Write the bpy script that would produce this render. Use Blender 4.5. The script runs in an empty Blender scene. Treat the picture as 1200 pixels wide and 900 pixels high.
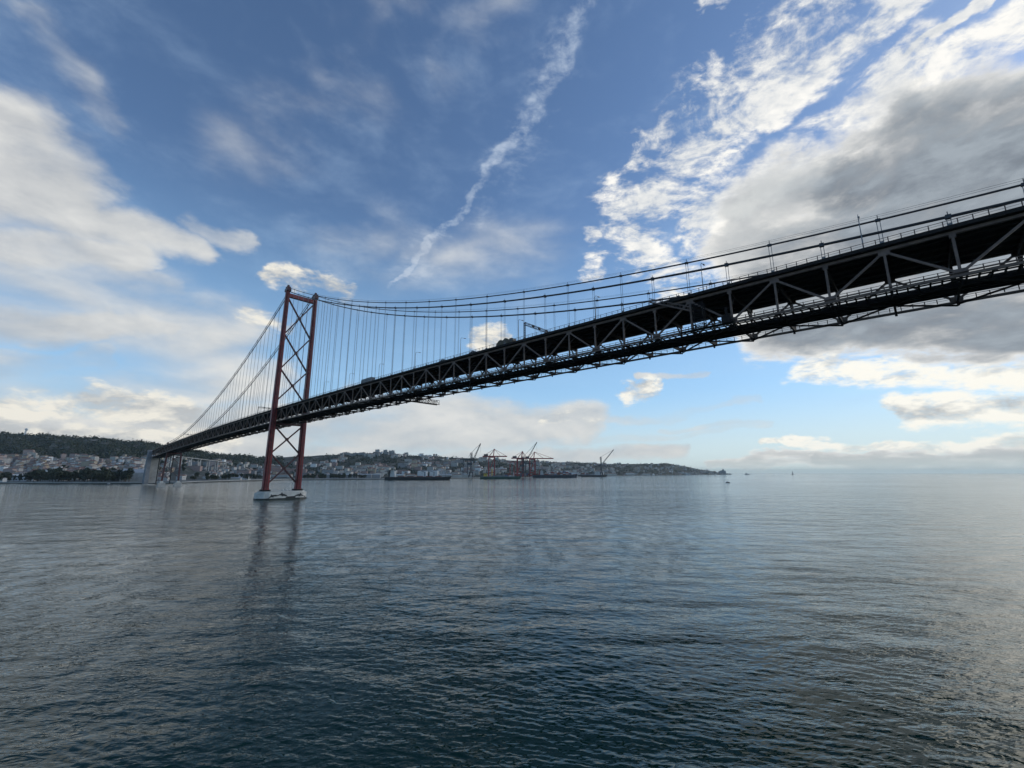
import bpy, math, random
import numpy as np
from mathutils import Vector, Matrix

R = math.radians
rng = random.Random(7)
nrng = np.random.default_rng(7)
SC = bpy.context.scene
COL = SC.collection

# ------------------------------------------------------------------ camera
F = 506.8            # focal length in pixels of the 1200-wide photograph
HOR = 554.3
PITCH = math.atan((HOR - 450) / F)
CAMH = 21.54
cp, sp = math.cos(PITCH), math.sin(PITCH)
cam_d = bpy.data.cameras.new("camera")
cam_d.sensor_width = 36.0
cam_d.lens = 36.0 * F / 1200
cam_d.clip_start = 0.5
cam_d.clip_end = 120000
cam = bpy.data.objects.new("camera", cam_d)
COL.objects.link(cam)
cam.location = (0, 0, CAMH)
cam.rotation_euler = (math.pi / 2 + PITCH, 0, 0)
SC.camera = cam

# ------------------------------------------------------------------ view
SC.view_settings.view_transform = 'Standard'
SC.view_settings.look = 'None'
SC.view_settings.gamma = 1
SC.view_settings.use_curve_mapping = False
SC.view_settings.exposure = 0.12
SC.cycles.use_denoising = True
SC.cycles.denoising_prefilter = 'ACCURATE'
SC.cycles.max_bounces = 6
SC.cycles.diffuse_bounces = 2
SC.cycles.glossy_bounces = 3
SC.cycles.volume_bounces = 1
SC.cycles.sample_clamp_indirect = 6.0

# ------------------------------------------------------------------ sun
SUN_AZ = R(72)       # clockwise from +Y (the direction the camera faces)
SUN_EL = R(24)
sd = Vector((math.sin(SUN_AZ) * math.cos(SUN_EL), math.cos(SUN_AZ) * math.cos(SUN_EL), math.sin(SUN_EL)))
sl = bpy.data.lights.new("sun", 'SUN')
sl.energy = 0.8
sl.angle = R(50)
sl.color = (1.0, 0.92, 0.80)
so = bpy.data.objects.new("sun", sl)
COL.objects.link(so)
so.rotation_euler = (-sd).to_track_quat('-Z', 'Y').to_euler()
so.location = (0, 0, 400)


def pix_dir(x, y):
    v = y - 450
    d = Vector((x - 600, F * cp + v * sp, -v * cp + F * sp))
    return d.normalized()


def pix_ae(x, y):
    d = pix_dir(x, y)
    return math.atan2(d.x, d.y), math.asin(d.z)


def at(x, Y, z=0.0):
    """ground position of photo column x at forward distance Y"""
    dep = Y * cp + (z - CAMH) * sp
    return Vector(((x - 600) / F * dep, Y, z))


def height_for(y, Y):
    v = y - 450
    return CAMH + (-v * cp + F * sp) / (F * cp + v * sp) * Y


# ------------------------------------------------------------------ world
class S:
    """a thin wrapper that writes shader maths as python expressions"""
    nt = None

    def __init__(self, sock):
        self.k = sock

    @staticmethod
    def m(op, *a, clamp=False):
        n = S.nt.nodes.new('ShaderNodeMath')
        n.operation = op
        n.use_clamp = clamp
        for i, v in enumerate(a):
            if isinstance(v, S):
                S.nt.links.new(v.k, n.inputs[i])
            else:
                n.inputs[i].default_value = v
        return S(n.outputs[0])

    def __add__(s, o): return S.m('ADD', s, o)
    __radd__ = __add__
    def __sub__(s, o): return S.m('SUBTRACT', s, o)
    def __rsub__(s, o): return S.m('SUBTRACT', o, s)
    def __mul__(s, o): return S.m('MULTIPLY', s, o)
    __rmul__ = __mul__
    def __truediv__(s, o): return S.m('DIVIDE', s, o)


def smooth(v, a, b, lo=0.0, hi=1.0):
    n = S.nt.nodes.new('ShaderNodeMapRange')
    n.interpolation_type = 'SMOOTHSTEP'
    S.nt.links.new(v.k, n.inputs['Value'])
    n.inputs['From Min'].default_value = a
    n.inputs['From Max'].default_value = b
    n.inputs['To Min'].default_value = lo
    n.inputs['To Max'].default_value = hi
    return S(n.outputs['Result'])


def comb(x, y, z=0.0):
    n = S.nt.nodes.new('ShaderNodeCombineXYZ')
    for i, v in enumerate((x, y, z)):
        if isinstance(v, S):
            S.nt.links.new(v.k, n.inputs[i])
        else:
            n.inputs[i].default_value = v
    return S(n.outputs[0])


def noise(vec, scale, detail=4.0, rough=0.55, dist=0.0, dims='3D'):
    n = S.nt.nodes.new('ShaderNodeTexNoise')
    n.noise_dimensions = dims
    S.nt.links.new(vec.k, n.inputs['Vector'])
    n.inputs['Scale'].default_value = scale
    n.inputs['Detail'].default_value = detail
    n.inputs['Roughness'].default_value = rough
    n.inputs['Distortion'].default_value = dist
    return n


def mixc(f, a, b):
    n = S.nt.nodes.new('ShaderNodeMix')
    n.data_type = 'RGBA'
    n.clamp_factor = True
    for v, i in ((f, 0), (a, 6), (b, 7)):
        if isinstance(v, S):
            S.nt.links.new(v.k, n.inputs[i])
        elif i == 0:
            n.inputs[0].default_value = v
        else:
            n.inputs[i].default_value = (*v, 1)
    return S(n.outputs[2])


W = bpy.data.worlds.new("World")
SC.world = W
W.use_nodes = True
nt = W.node_tree
nt.nodes.clear()
S.nt = nt
out = nt.nodes.new('ShaderNodeOutputWorld')
bg = nt.nodes.new('ShaderNodeBackground')
STR = 0.13
bg.inputs['Strength'].default_value = STR
nt.links.new(bg.outputs[0], out.inputs[0])
sky = nt.nodes.new('ShaderNodeTexSky')
sky.sky_type = 'NISHITA'
sky.sun_disc = False
sky.sun_elevation = SUN_EL
sky.sun_rotation = SUN_AZ
sky.altitude = 0
sky.air_density = 1.0
sky.dust_density = 0.35
sky.ozone_density = 4.0
tc = nt.nodes.new('ShaderNodeTexCoord')
sep = nt.nodes.new('ShaderNodeSeparateXYZ')
nt.links.new(tc.outputs['Generated'], sep.inputs[0])
dx, dy, dz = S(sep.outputs[0]), S(sep.outputs[1]), S(sep.outputs[2])
az = S.m('ARCTAN2', dx, dy)
el = S.m('ARCSINE', dz)
zc = S.m('MAXIMUM', dz, 0.0) + 0.16
P = comb(dx / zc, dy / zc, 0.0)                       # cloud layer seen in perspective
wn = noise(comb(az, el * 1.7, 3.0), 5.0, 5, 0.6)
ws = nt.nodes.new('ShaderNodeSeparateColor')
nt.links.new(wn.outputs['Color'], ws.inputs[0])
wa = az + (S(ws.outputs[0]) - 0.5) * 0.15
we = el + (S(ws.outputs[1]) - 0.5) * 0.09


def capsule(x0, y0, x1, y1, r0, r1=None, w=1.0):
    """soft streak of cloud between two directions of the sky; r in photo pixels at the middle of the lens"""
    r1 = r0 if r1 is None else r1
    a0, e0 = pix_ae(x0, y0)
    a1, e1 = pix_ae(x1, y1)

    def ang(x, y, r):
        return (pix_dir(x + r * .7, y + r * .7) - pix_dir(x - r * .7, y - r * .7)).length / 2
    q0, q1 = ang(x0, y0, r0), ang(x1, y1, r1)
    bx, by = a1 - a0, e1 - e0
    L = max(bx * bx + by * by, 1e-6)
    px, py = wa - a0, we - e0
    h = S.m('MULTIPLY', px * bx + py * by, 1 / L, clamp=True)
    ex, ey = px - h * bx, py - h * by
    d = S.m('SQRT', ex * ex + ey * ey)
    rr = h * (q1 - q0) + q0
    return smooth(d / rr, 0.15, 1.0, w, 0.0)


def total(lst):
    t = capsule(*lst[0])
    for c in lst[1:]:
        t = S.m('MAXIMUM', t, capsule(*c))
    return t


soft_l = [      # broad soft grey sheets
    (-150, 90, 10, 150, 120, 90, .95), (10, 150, 90, 250, 110, 80, .95), (60, 240, 235, 292, 75, 34, .85), (-120, 275, 140, 300, 90, 64, .9),
    (40, 40, 130, 145, 80, 56, .42), (232, 266, 290, 282, 30, 20, .62), (110, 325, 200, 345, 60, 46, .60),
    (-120, 360, 120, 385, 74, 48, 1.0), (100, 382, 195, 392, 48, 28, .85), (-80, 425, 130, 420, 50, 36, .75),
    (150, 425, 330, 440, 48, 44, .55), (180, 503, 690, 496, 60, 40, 1.05), (200, 532, 800, 530, 30, 18, .95),
    (420, 476, 700, 492, 36, 26, .85), (300, 180, 480, 20, 130, 150, .26), (520, 60, 620, -20, 90, 90, .28), (400, 300, 620, 300, 130, 110, .33),
    (620, 495, 900, 470, 14, 11, .5), (700, 515, 900, 500, 13, 10, .45), (830, 440, 740, 437, 8, 7, .7),
    (-120, 505, 320, 512, 60, 44, 1.0), (20, 330, 260, 400, 140, 110, .68), (-100, 190, 70, 215, 175, 130, 1.05), (0, 440, 330, 455, 60, 50, .62),
    (760, 500, 900, 497, 8, 9, .5),
]
puffs = [       # heaped clouds
    (-80, 478, 110, 470, 58, 42, .80), (110, 466, 212, 482, 42, 36, .85), (-80, 515, 260, 512, 36, 28, .85),
    (312, 324, 405, 348, 26, 22, .64), (285, 368, 345, 386, 22, 18, .52), (562, 397, 592, 390, 28, 20, .76), (738, 458, 768, 452, 24, 22, .80), (640, 492, 700, 492, 14, 11, .5),
    (1320, 445, 1130, 440, 56, 38, .98), (1130, 440, 935, 434, 38, 26, .80), (1320, 488, 1050, 484, 58, 34, .95), (1320, 512, 900, 524, 17, 10, .80),
]
right = [       # broken bright cloud, streaked, in front of the heavy bank
    (735, 240, 900, 60, 80, 110, .62), (900, 60, 1010, -60, 130, 130, .66), (900, 130, 1090, -40, 46, 46, .85), (800, 190, 930, 80, 40, 50, .80), (752, 190, 815, 125, 34, 40, .76),
    (725, 245, 770, 235, 38, 36, .70), (690, 282, 698, 318, 30, 34, .66), (740, 290, 800, 345, 54, 52, .62),
    (960, 190, 1080, 60, 44, 54, .62), (1065, 66, 1170, 0, 10, 13, .85), (812, 4, 846, -8, 20, 20, .8), (830, 260, 960, 180, 64, 54, .80),
    (1260, 20, 1120, 70, 70, 36, .75),
]
bank = [        # the heavy grey bank
    (1300, 100, 1050, 160, 110, 90, 1.15), (1050, 160, 880, 250, 95, 80, 1.05), (1300, 240, 880, 300, 160, 105, 1.25), (1320, 160, 990, 215, 130, 95, 1.3),
    (1300, 368, 890, 390, 90, 50, 1.25), (1300, 310, 880, 350, 100, 60, 1.1), (1300, 412, 1000, 410, 40, 24, .8),
    (1300, 529, 960, 539, 34, 20, 1.2), (960, 539, 840, 545, 20, 10, 1.0),
]
trail = [(455, 340, 545, 235, 6, 14, .72), (545, 235, 605, 155, 14, 24, .66), (605, 155, 700, -30, 26, 50, .60), (480, 320, 660, 60, 46, 84, .38)]
f1 = S(noise(P, 2.6, 9, 0.60, 0.35).outputs['Fac'])
rot = nt.nodes.new('ShaderNodeMapping')
nt.links.new(P.k, rot.inputs['Vector'])
rot.inputs['Rotation'].default_value = (0, 0, R(52))
rot.inputs['Scale'].default_value = (1.8, 2.7, 1)
fs_ = S(noise(S(rot.outputs[0]), 2.7, 10, 0.64, 0.5).outputs['Fac'])


def shifted(vec, off):
    n = nt.nodes.new('ShaderNodeVectorMath')
    n.operation = 'ADD'
    nt.links.new(vec.k, n.inputs[0])
    n.inputs[1].default_value = off
    return S(n.outputs[0])


f2 = S(noise(shifted(P, Vector((math.sin(SUN_AZ), math.cos(SUN_AZ), 0)) * .07), 2.6, 6, 0.58, 0.35).outputs['Fac'])
va = comb(az, el * 2.2, 1.0)
f3 = S(noise(va, 8.0, 9, 0.60, 0.25).outputs['Fac'])
f4 = S(noise(shifted(va, (.012, .040, 0)), 8.0, 7, 0.58, 0.25).outputs['Fac'])
f5 = S(noise(va, 30.0, 6, 0.62, 0.3).outputs['Fac'])
cL, cP, cR, cB, cT = total(soft_l), total(puffs), total(right), total(bank), total(trail)


def gate(c, hi=.35): return smooth(c, .02, hi)


fq = S(noise(va, 4.0, 4, 0.50, 0.2).outputs['Fac'])
dL = cL + (fq - .5) * 1.5 + (f3 - .5) * .45 + (f1 - .5) * .25
aL = smooth(dL, .05, 1.0, 0, .95) * gate(cL, .5)
dP = cP + (f3 - .5) * 2.1 + (f5 - .5) * 1.2
aP = smooth(dP, .22, .92) * gate(cP, .4)
dR = cR + (fs_ - .5) * 3.0 + (f1 - .5) * 1.4 + (f5 - .5) * 1.0
aR = smooth(dR, .28, .98, 0, .97) * gate(cR, .4)
dB = cB + (f1 - .5) * 1.7 + (f3 - .5) * 1.2 + (f5 - .5) * .35
aB = smooth(dB, .22, .85) * gate(cB)
aT = smooth(cT + (f5 - .5) * 1.0 + (f3 - .5) * 1.7 + (f1 - .5) * 3.0, .20, 1.20, 0, .56) * gate(cT, .6)
K = 1 / STR


def C(*c): return tuple(v * K for v in c)


white = C(.92, .90, .85)
silver = C(.62, .63, .64)
slate = C(.155, .175, .200)
lowc = mixc(smooth(az, -0.7, 0.9), C(.54, .66, .70), C(.70, .79, .76))    # pale damp air low over the water
veil = smooth(f1 + (f3 - .5) * .6, .42, .90, 0.0, .26)
blue = mixc(veil, S(sky.outputs[0]), C(.46, .62, .82))
blue = mixc(smooth(el, 0.0, 0.60, .66, 0.0), blue, C(.35, .62, .91))
blue = mixc(smooth(el, 0.0, 0.19, .78, 0.0), blue, lowc)
lump = (f3 - f4) * 3.0
litL = S.m('ADD', lump * .5 + .50, (fq - .5) * 1.8 + (f3 - .5) * .5, clamp=True)
colL = mixc(litL, mixc(smooth(az, -1.0, -.2), C(.43, .45, .475), C(.48, .52, .555)), C(.70, .70, .68))
litP = S.m('ADD', lump * 1.6 + .50 + smooth(az, .1, .5, 0, .45), (f3 - .5) * 1.6 + (f5 - .5) * 1.1, clamp=True)
colP = mixc(litP, C(.48, .50, .51), mixc(smooth(az, -.2, .6), C(.82, .79, .71), C(.94, .92, .84)))
litR = S.m('ADD', (f1 - f2) * 2.6 + .55, (fs_ - .5) * 2.0 + (f5 - .5) * 1.2, clamp=True)
colR = mixc(litR, C(.50, .55, .61), C(.95, .93, .88))
rimB = smooth(dB, .50, 1.30)                                   # 0 at the thin rim, 1 where the bank is thick
thick = total([(1340, 150, 1040, 215, 230, 150, 1.0), (1340, 300, 950, 330, 200, 120, 1.0), (1340, 390, 930, 395, 110, 60, .9), (1340, 534, 950, 543, 30, 16, .6)])
thick = smooth(thick + (f3 - .5) * .9 + (f1 - .5) * .5, .0, .85)
slate = mixc(thick, C(.40, .425, .45), C(.182, .212, .252))
inner = mixc(smooth(f1 * .5 + f3 * .4 + f5 * .1 + lump * .12, .36, .66), slate, mixc(thick, C(.60, .62, .62), C(.34, .385, .43)))
inner = mixc(smooth(el, .02, .16, .70, 0.0), inner, C(.52, .55, .55))
colB = mixc(rimB, mixc(litR, silver, white), inner)
fin = mixc(aT, blue, C(.66, .74, .84))
fin = mixc(aL, fin, colL)
fin = mixc(aB, fin, colB)
fin = mixc(aP, fin, colP)
fin = mixc(aR * smooth(aB * rimB, .1, .9, 1.0, .12), fin, colR)
fin = mixc(smooth(el, 0.0, 0.035, .70, 0.0), fin, lowc)
nt.links.new(fin.k, bg.inputs['Color'])
W.cycles.sampling_method = 'MANUAL'
W.cycles.sample_map_resolution = 512


# ------------------------------------------------------------------ materials
def mat(name, col, rough=0.6, metal=0.0, var=0.25, scale=0.4, spec=None, detail=5, col2=None):
    m = bpy.data.materials.new(name)
    m.use_nodes = True
    t = m.node_tree
    b = t.nodes['Principled BSDF']
    b.inputs['Roughness'].default_value = rough
    b.inputs['Metallic'].default_value = metal
    if spec is not None:
        b.inputs['Specular IOR Level'].default_value = spec
    g = t.nodes.new('ShaderNodeNewGeometry')
    n = t.nodes.new('ShaderNodeTexNoise')
    t.links.new(g.outputs['Position'], n.inputs['Vector'])
    n.inputs['Scale'].default_value = scale
    n.inputs['Detail'].default_value = detail
    n.inputs['Roughness'].default_value = 0.62
    r = t.nodes.new('ShaderNodeValToRGB')
    r.color_ramp.elements[0].position = 0.32
    r.color_ramp.elements[1].position = 0.68
    lo = tuple(c * (1 - var) for c in col)
    hi = col2 if col2 else tuple(min(1, c * (1 + var)) for c in col)
    r.color_ramp.elements[0].color = (*lo, 1)
    r.color_ramp.elements[1].color = (*hi, 1)
    t.links.new(n.outputs['Fac'], r.inputs[0])
    t.links.new(r.outputs[0], b.inputs['Base Color'])
    return m


def windowed(name, wall, win, sx, sy, mortar=0.30):
    """facade with rows of windows: brick cells are the panes, wall is the wide joint"""
    m = bpy.data.materials.new(name)
    m.use_nodes = True
    t = m.node_tree
    b = t.nodes['Principled BSDF']
    b.inputs['Roughness'].default_value = 0.7
    tcn = t.nodes.new('ShaderNodeTexCoord')
    s = t.nodes.new('ShaderNodeSeparateXYZ')
    t.links.new(tcn.outputs['Object'], s.inputs[0])
    a = t.nodes.new('ShaderNodeMath')
    a.operation = 'ADD'
    t.links.new(s.outputs[0], a.inputs[0])
    t.links.new(s.outputs[1], a.inputs[1])
    c = t.nodes.new('ShaderNodeCombineXYZ')
    t.links.new(a.outputs[0], c.inputs[0])
    t.links.new(s.outputs[2], c.inputs[1])
    br = t.nodes.new('ShaderNodeTexBrick')
    br.offset = 0.0
    t.links.new(c.outputs[0], br.inputs['Vector'])
    br.inputs['Scale'].default_value = 1.0
    br.inputs['Brick Width'].default_value = sx
    br.inputs['Row Height'].default_value = sy
    br.inputs['Mortar Size'].default_value = mortar * min(sx, sy)
    br.inputs['Color1'].default_value = (*win, 1)
    br.inputs['Color2'].default_value = (*(v * 1.8 for v in win), 1)
    br.inputs['Mortar'].default_value = (*wall, 1)
    t.links.new(br.outputs['Color'], b.inputs['Base Color'])
    return m


M = {}
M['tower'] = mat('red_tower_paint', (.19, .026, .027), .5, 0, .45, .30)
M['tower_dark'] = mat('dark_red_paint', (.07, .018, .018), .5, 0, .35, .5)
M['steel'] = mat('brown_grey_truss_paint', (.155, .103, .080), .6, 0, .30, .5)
M['steel_dark'] = mat('near_black_steel', (.022, .018, .017), .75, 0, .35, .5, spec=.2)  # near-black base colour for decks, inner framing and gantries
M['cable'] = mat('dark_cable_paint', (.032, .032, .037), .5, 0, .2, .3)
M['rope'] = mat('grey_hanger_rope', (.20, .205, .215), .5, 0, .2, .2)
M['asphalt'] = mat('deck_asphalt', (.045, .045, .045), .85)
M['galv'] = mat('galvanised_steel', (.20, .20, .205), .45, .3, .2, 1)
M['concrete'] = mat('pale_concrete', (.42, .41, .385), .85, 0, .22, .22, detail=8)
M['concrete_blue'] = mat('weathered_grey_concrete', (.21, .22, .235), .85, 0, .25, .15, detail=8)
M['anchor_wall'] = mat('stained_concrete', (.33, .325, .31), .85, 0, .25, .12, detail=8)
M['pier'] = mat('whitewashed_concrete', (.56, .55, .51), .8, 0, .25, .25, detail=8)
M['black'] = mat('black_paint', (.012, .013, .015), .5)
M['weed'] = mat('wet_weed_band', (.012, .016, .014), .4)
M['white'] = mat('white_paint', (.72, .72, .70), .5, 0, .08, .3)
M['offwhite'] = mat('cream_plaster', (.52, .49, .43), .8, 0, .15, .05)
M['greyplaster'] = mat('grey_plaster', (.40, .39, .365), .8, 0, .2, .05)
M['pink'] = mat('faded_pink_plaster', (.38, .30, .27), .8, 0, .15, .05)
M['ochre'] = mat('ochre_plaster', (.42, .36, .27), .8, 0, .15, .05)
M['tile'] = mat('terracotta_tiles', (.20, .115, .085), .8, 0, .3, .12)
M['tilegrey'] = mat('weathered_roof', (.17, .155, .145), .8, 0, .3, .12)
M['metalroof'] = mat('corrugated_grey_roof', (.36, .37, .38), .5, 0, .15, .06)
M['glass'] = mat('dark_glass', (.02, .024, .03), .12)
M['leaf'] = mat('dark_leaves', (.038, .050, .032), .8, 0, .55, .18)
M['leaf2'] = mat('olive_leaves', (.048, .056, .030), .8, 0, .5, .18)
M['bark'] = mat('bark', (.06, .045, .035), .9)
M['crane_red'] = mat('crane_red_paint', (.33, .03, .028), .5, 0, .2, .1)
M['crane_dark'] = mat('crane_dark_paint', (.035, .04, .05), .5, 0, .2, .1)
M['yellow'] = mat('yellow_paint', (.55, .36, .05), .5, 0, .2, .2)
M['hull_black'] = mat('black_hull_paint', (.016, .017, .02), .45, 0, .3, .05)
M['hull_green'] = mat('green_hull_paint', (.03, .07, .055), .45, 0, .3, .05)
M['hull_blue'] = mat('dark_blue_hull_paint', (.02, .028, .045), .45, 0, .3, .05)
M['hull_grey'] = mat('grey_hull_paint', (.22, .235, .25), .5, 0, .2, .05)
M['deck_red'] = mat('rust_red_deck_paint', (.16, .05, .035), .7, 0, .25, .1)
M['c_red'] = mat('red_container', (.30, .06, .04), .6, 0, .15, .2)
M['c_white'] = mat('white_container', (.62, .62, .6), .6, 0, .1, .2)
M['c_blue'] = mat('blue_container', (.05, .10, .22), .6, 0, .15, .2)
M['c_brown'] = mat('brown_container', (.20, .085, .05), .6, 0, .15, .2)
M['c_green'] = mat('green_container', (.05, .14, .09), .6, 0, .15, .2)
M['tyre'] = mat('rubber', (.012, .012, .012), .9)
M['busgrey'] = mat('slate_blue_bodywork', (.06, .075, .095), .35)
M['olive'] = mat('olive_tarpaulin', (.11, .09, .055), .8)
M['carpaint'] = mat('black_bodywork', (.02, .02, .022), .25)
M['block'] = windowed('apartment_facade', (.50, .48, .44), (.07, .075, .085), 3.4, 3.1)
M['block2'] = windowed('grey_apartment_facade', (.34, .33, .32), (.06, .065, .07), 3.2, 3.0)
M['block3'] = windowed('pink_apartment_facade', (.42, .29, .25), (.06, .06, .065), 3.6, 3.3)
M['houses'] = windowed('white_house_facade', (.58, .56, .52), (.09, .09, .095), 3.4, 3.3, .34)
M['houseg'] = windowed('grey_house_facade', (.42, .40, .37), (.07, .07, .075), 3.4, 3.3, .34)
M['houseo'] = windowed('ochre_house_facade', (.46, .37, .25), (.08, .07, .06), 3.4, 3.3, .34)
M['housep'] = windowed('pink_house_facade', (.42, .28, .24), (.08, .07, .07), 3.4, 3.3, .34)


# ------------------------------------------------------------------ mesh helpers
class MB:
    def __init__(self):
        self.v, self.f, self.mi, self.mats = [], [], [], []

    def _m(self, m):
        if m not in self.mats:
            self.mats.append(m)
        return self.mats.index(m)

    def add(self, verts, faces, m):
        o = len(self.v)
        self.v += [tuple(p) for p in verts]
        k = self._m(m)
        for f in faces:
            self.f.append([i + o for i in f])
            self.mi.append(k)

    def beam(self, a, b, w, h, m, up=(0, 0, 1)):
        a, b = Vector(a), Vector(b)
        d = (b - a).normalized()
        u = Vector(up)
        s = d.cross(u)
        if s.length < 1e-4:
            s = d.cross(Vector((1, 0, 0)))
        s.normalize()
        u = s.cross(d)
        vs = []
        for p in (a, b):
            for i, j in ((-1, -1), (1, -1), (1, 1), (-1, 1)):
                vs.append(p + s * (i * w / 2) + u * (j * h / 2))
        self.add(vs, [(0, 3, 2, 1), (4, 5, 6, 7), (0, 1, 5, 4), (1, 2, 6, 5), (2, 3, 7, 6), (3, 0, 4, 7)], m)

    def box(self, c, size, m, rz=0.0):
        x, y, z = (s / 2 for s in size)
        ca, sa = math.cos(rz), math.sin(rz)
        vs = [(c[0] + i * x * ca - j * y * sa, c[1] + i * x * sa + j * y * ca, c[2] + k * z)
              for k in (-1, 1) for i, j in ((-1, -1), (1, -1), (1, 1), (-1, 1))]
        self.add(vs, [(0, 3, 2, 1), (4, 5, 6, 7), (0, 1, 5, 4), (1, 2, 6, 5), (2, 3, 7, 6), (3, 0, 4, 7)], m)

    def tube(self, pts, r, m, n=8, caps=True):
        pts = [Vector(p) for p in pts]
        rad = r if isinstance(r, (list, tuple)) else [r] * len(pts)
        vs, fs = [], []
        for i, p in enumerate(pts):
            d = (pts[min(i + 1, len(pts) - 1)] - pts[max(i - 1, 0)]).normalized()
            s = d.cross(Vector((0, 0, 1)))
            if s.length < 1e-3:
                s = Vector((1, 0, 0))
            s.normalize()
            u = s.cross(d)
            for k in range(n):
                t = 2 * math.pi * k / n
                vs.append(p + (s * math.cos(t) + u * math.sin(t)) * rad[i])
        for i in range(len(pts) - 1):
            for k in range(n):
                fs.append((i * n + k, i * n + (k + 1) % n, (i + 1) * n + (k + 1) % n, (i + 1) * n + k))
        if caps:
            fs.append(tuple(range(n))[::-1])
            fs.append(tuple((len(pts) - 1) * n + k for k in range(n)))
        self.add(vs, fs, m)

    def prism(self, outline, z0, z1, m, taper=1.0, c=None):
        """vertical prism over a counter-clockwise outline"""
        n = len(outline)
        if c is None:
            c = (sum(p[0] for p in outline) / n, sum(p[1] for p in outline) / n)
        vs = [(p[0], p[1], z0) for p in outline] + [(c[0] + (p[0] - c[0]) * taper, c[1] + (p[1] - c[1]) * taper, z1) for p in outline]
        fs = [tuple(range(n))[::-1], tuple(range(n, 2 * n))]
        fs += [(i, (i + 1) % n, n + (i + 1) % n, n + i) for i in range(n)]
        self.add(vs, fs, m)

    def gable(self, c, size, rise, m, wallm=None, rz=0.0, hip=0.0, over=0.3):
        """roof over a box whose top centre is c, ridge along local x"""
        x, y = size[0] / 2 + over, size[1] / 2 + over
        ca, sa = math.cos(rz), math.sin(rz)

        def w(i, j, k):
            return (c[0] + i * ca - j * sa, c[1] + i * sa + j * ca, c[2] + k)
        vs = [w(-x, -y, 0), w(x, -y, 0), w(x, y, 0), w(-x, y, 0), w(-x + hip, 0, rise), w(x - hip, 0, rise)]
        self.add(vs, [(0, 1, 5, 4), (2, 3, 4, 5), (1, 2, 5), (3, 0, 4), (3, 2, 1, 0)], m)

    def mesh(self, name, off=(0, 0, 0)):
        me = bpy.data.meshes.new(name)
        o = Vector(off)
        me.from_pydata([tuple(Vector(p) - o) for p in self.v], [], self.f)
        for m in self.mats:
            me.materials.append(M[m])
        me.polygons.foreach_set('material_index', self.mi)
        me.update()
        return me

    def build(self, name, parent=None, off=(0, 0, 0)):
        ob = bpy.data.objects.new(name, self.mesh(name, off))
        COL.objects.link(ob)
        if parent:
            ob.parent = parent
        return ob


def tag(o, label=None, cat=None, group=None, kind=None):
    if label: o['label'] = label
    if cat: o['category'] = cat
    if group: o['group'] = group
    if kind: o['kind'] = kind
    return o


def empty(name, loc, rz=0.0, label=None, cat=None, group=None):
    o = bpy.data.objects.new(name, None)
    COL.objects.link(o)
    o.location = loc
    o.rotation_euler = (0, 0, rz)
    return tag(o, label, cat, group)


def copy_tree(o, parent=None):
    c = o.copy()
    COL.objects.link(c)
    if parent:
        c.parent = parent
    for ch in list(o.children):
        copy_tree(ch, c)
    return c


# ------------------------------------------------------------------ land shape
def tab(pairs):
    xs = [p[0] for p in pairs]
    ys = [p[1] for p in pairs]
    return lambda u: float(np.interp(u, xs, ys))


SHORE = tab([(-700, 780), (-400, 830), (0, 930), (120, 905), (214, 930), (226, 1010), (340, 1380), (450, 1540), (520, 1660), (600, 1930), (690, 2620), (720, 3200), (770, 4300), (858, 6300)])
RIDGE = tab([(-700, 2500), (-400, 2500), (0, 2300), (160, 2300), (300, 2700), (450, 2700), (560, 3000), (640, 3600), (780, 4900), (858, 6700)])
SKYL = tab([(-700, 500), (-400, 503), (-100, 506), (0, 509), (37, 510), (60, 511), (110, 514), (165, 519), (217, 528), (260, 533), (300, 536), (330, 536), (360, 534),
            (400, 533), (440, 532), (500, 534.5), (540, 536.5), (600, 539.5), (640, 541), (700, 543), (730, 544), (760, 543.4), (782, 543), (808, 547.5), (828, 551.5), (842, 553.6), (850, 554.6), (858, 555.2)])


def col_of(x, y):
    return 600 + F * x / (y * cp - CAMH * sp)


def land_uv(u, t):
    Ys, Yr = SHORE(u), RIDGE(u)
    Y = Ys + t * (Yr - Ys)
    zr = height_for(SKYL(u), Yr)
    q = min(max((t - 0.10) / 0.90, 0), 1)
    prof = q * (0.72 + 0.28 * q) if t <= 1 else max(0.35, 1 - (t - 1) * 0.6)
    z = 3.2 + (max(zr, 1) - 3.2) * prof
    if 0.1 < t <= 1.0:
        amp = (zr * 0.035 + 1) * min(1, (t - .1) * 5) * min(1, (1.06 - t) * 6)
        z += amp * (math.sin(u * .11 + t * 9) + .6 * math.sin(u * .23 - t * 17 + 2))
    return at(u, Y, 0).x, Y, z


us = np.arange(-700, 859, 3.0)
ts = np.concatenate([[0, 0.0004, .02, .05, .08, .1], np.linspace(.12, 1.0, 40), np.linspace(1.03, 1.6, 8)])
vs, fs = [], []
for iu, u in enumerate(us):
    for it, t in enumerate(ts):
        x, y, z = land_uv(u, t)
        if it == 0:
            z = -2.0
        elif it < 6:
            z = min(3.2, max(z, 3.2)) if u < 780 else max(0.5, 3.2 * (858 - u) / 78)
        vs.append((x, y, z))
nT = len(ts)
for iu in range(len(us) - 1):
    for it in range(nT - 1):
        a = iu * nT + it
        fs.append((a, a + nT, a + nT + 1, a + 1))
me = bpy.data.meshes.new('hills')
me.from_pydata(vs, [], fs)
hills = bpy.data.objects.new('hills', me)
COL.objects.link(hills)
tag(hills, kind='structure')
hm = bpy.data.materials.new('hillside_ground')
hm.use_nodes = True
S.nt = hm.node_tree
g = S.nt.nodes.new('ShaderNodeNewGeometry')
pos = S(g.outputs['Position'])
n1 = S(noise(pos, 0.012, 6, .6).outputs['Fac'])
n2 = S(noise(pos, 0.06, 5, .65).outputs['Fac'])
n3 = S(noise(pos, 0.0045, 4, .6).outputs['Fac'])
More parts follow.
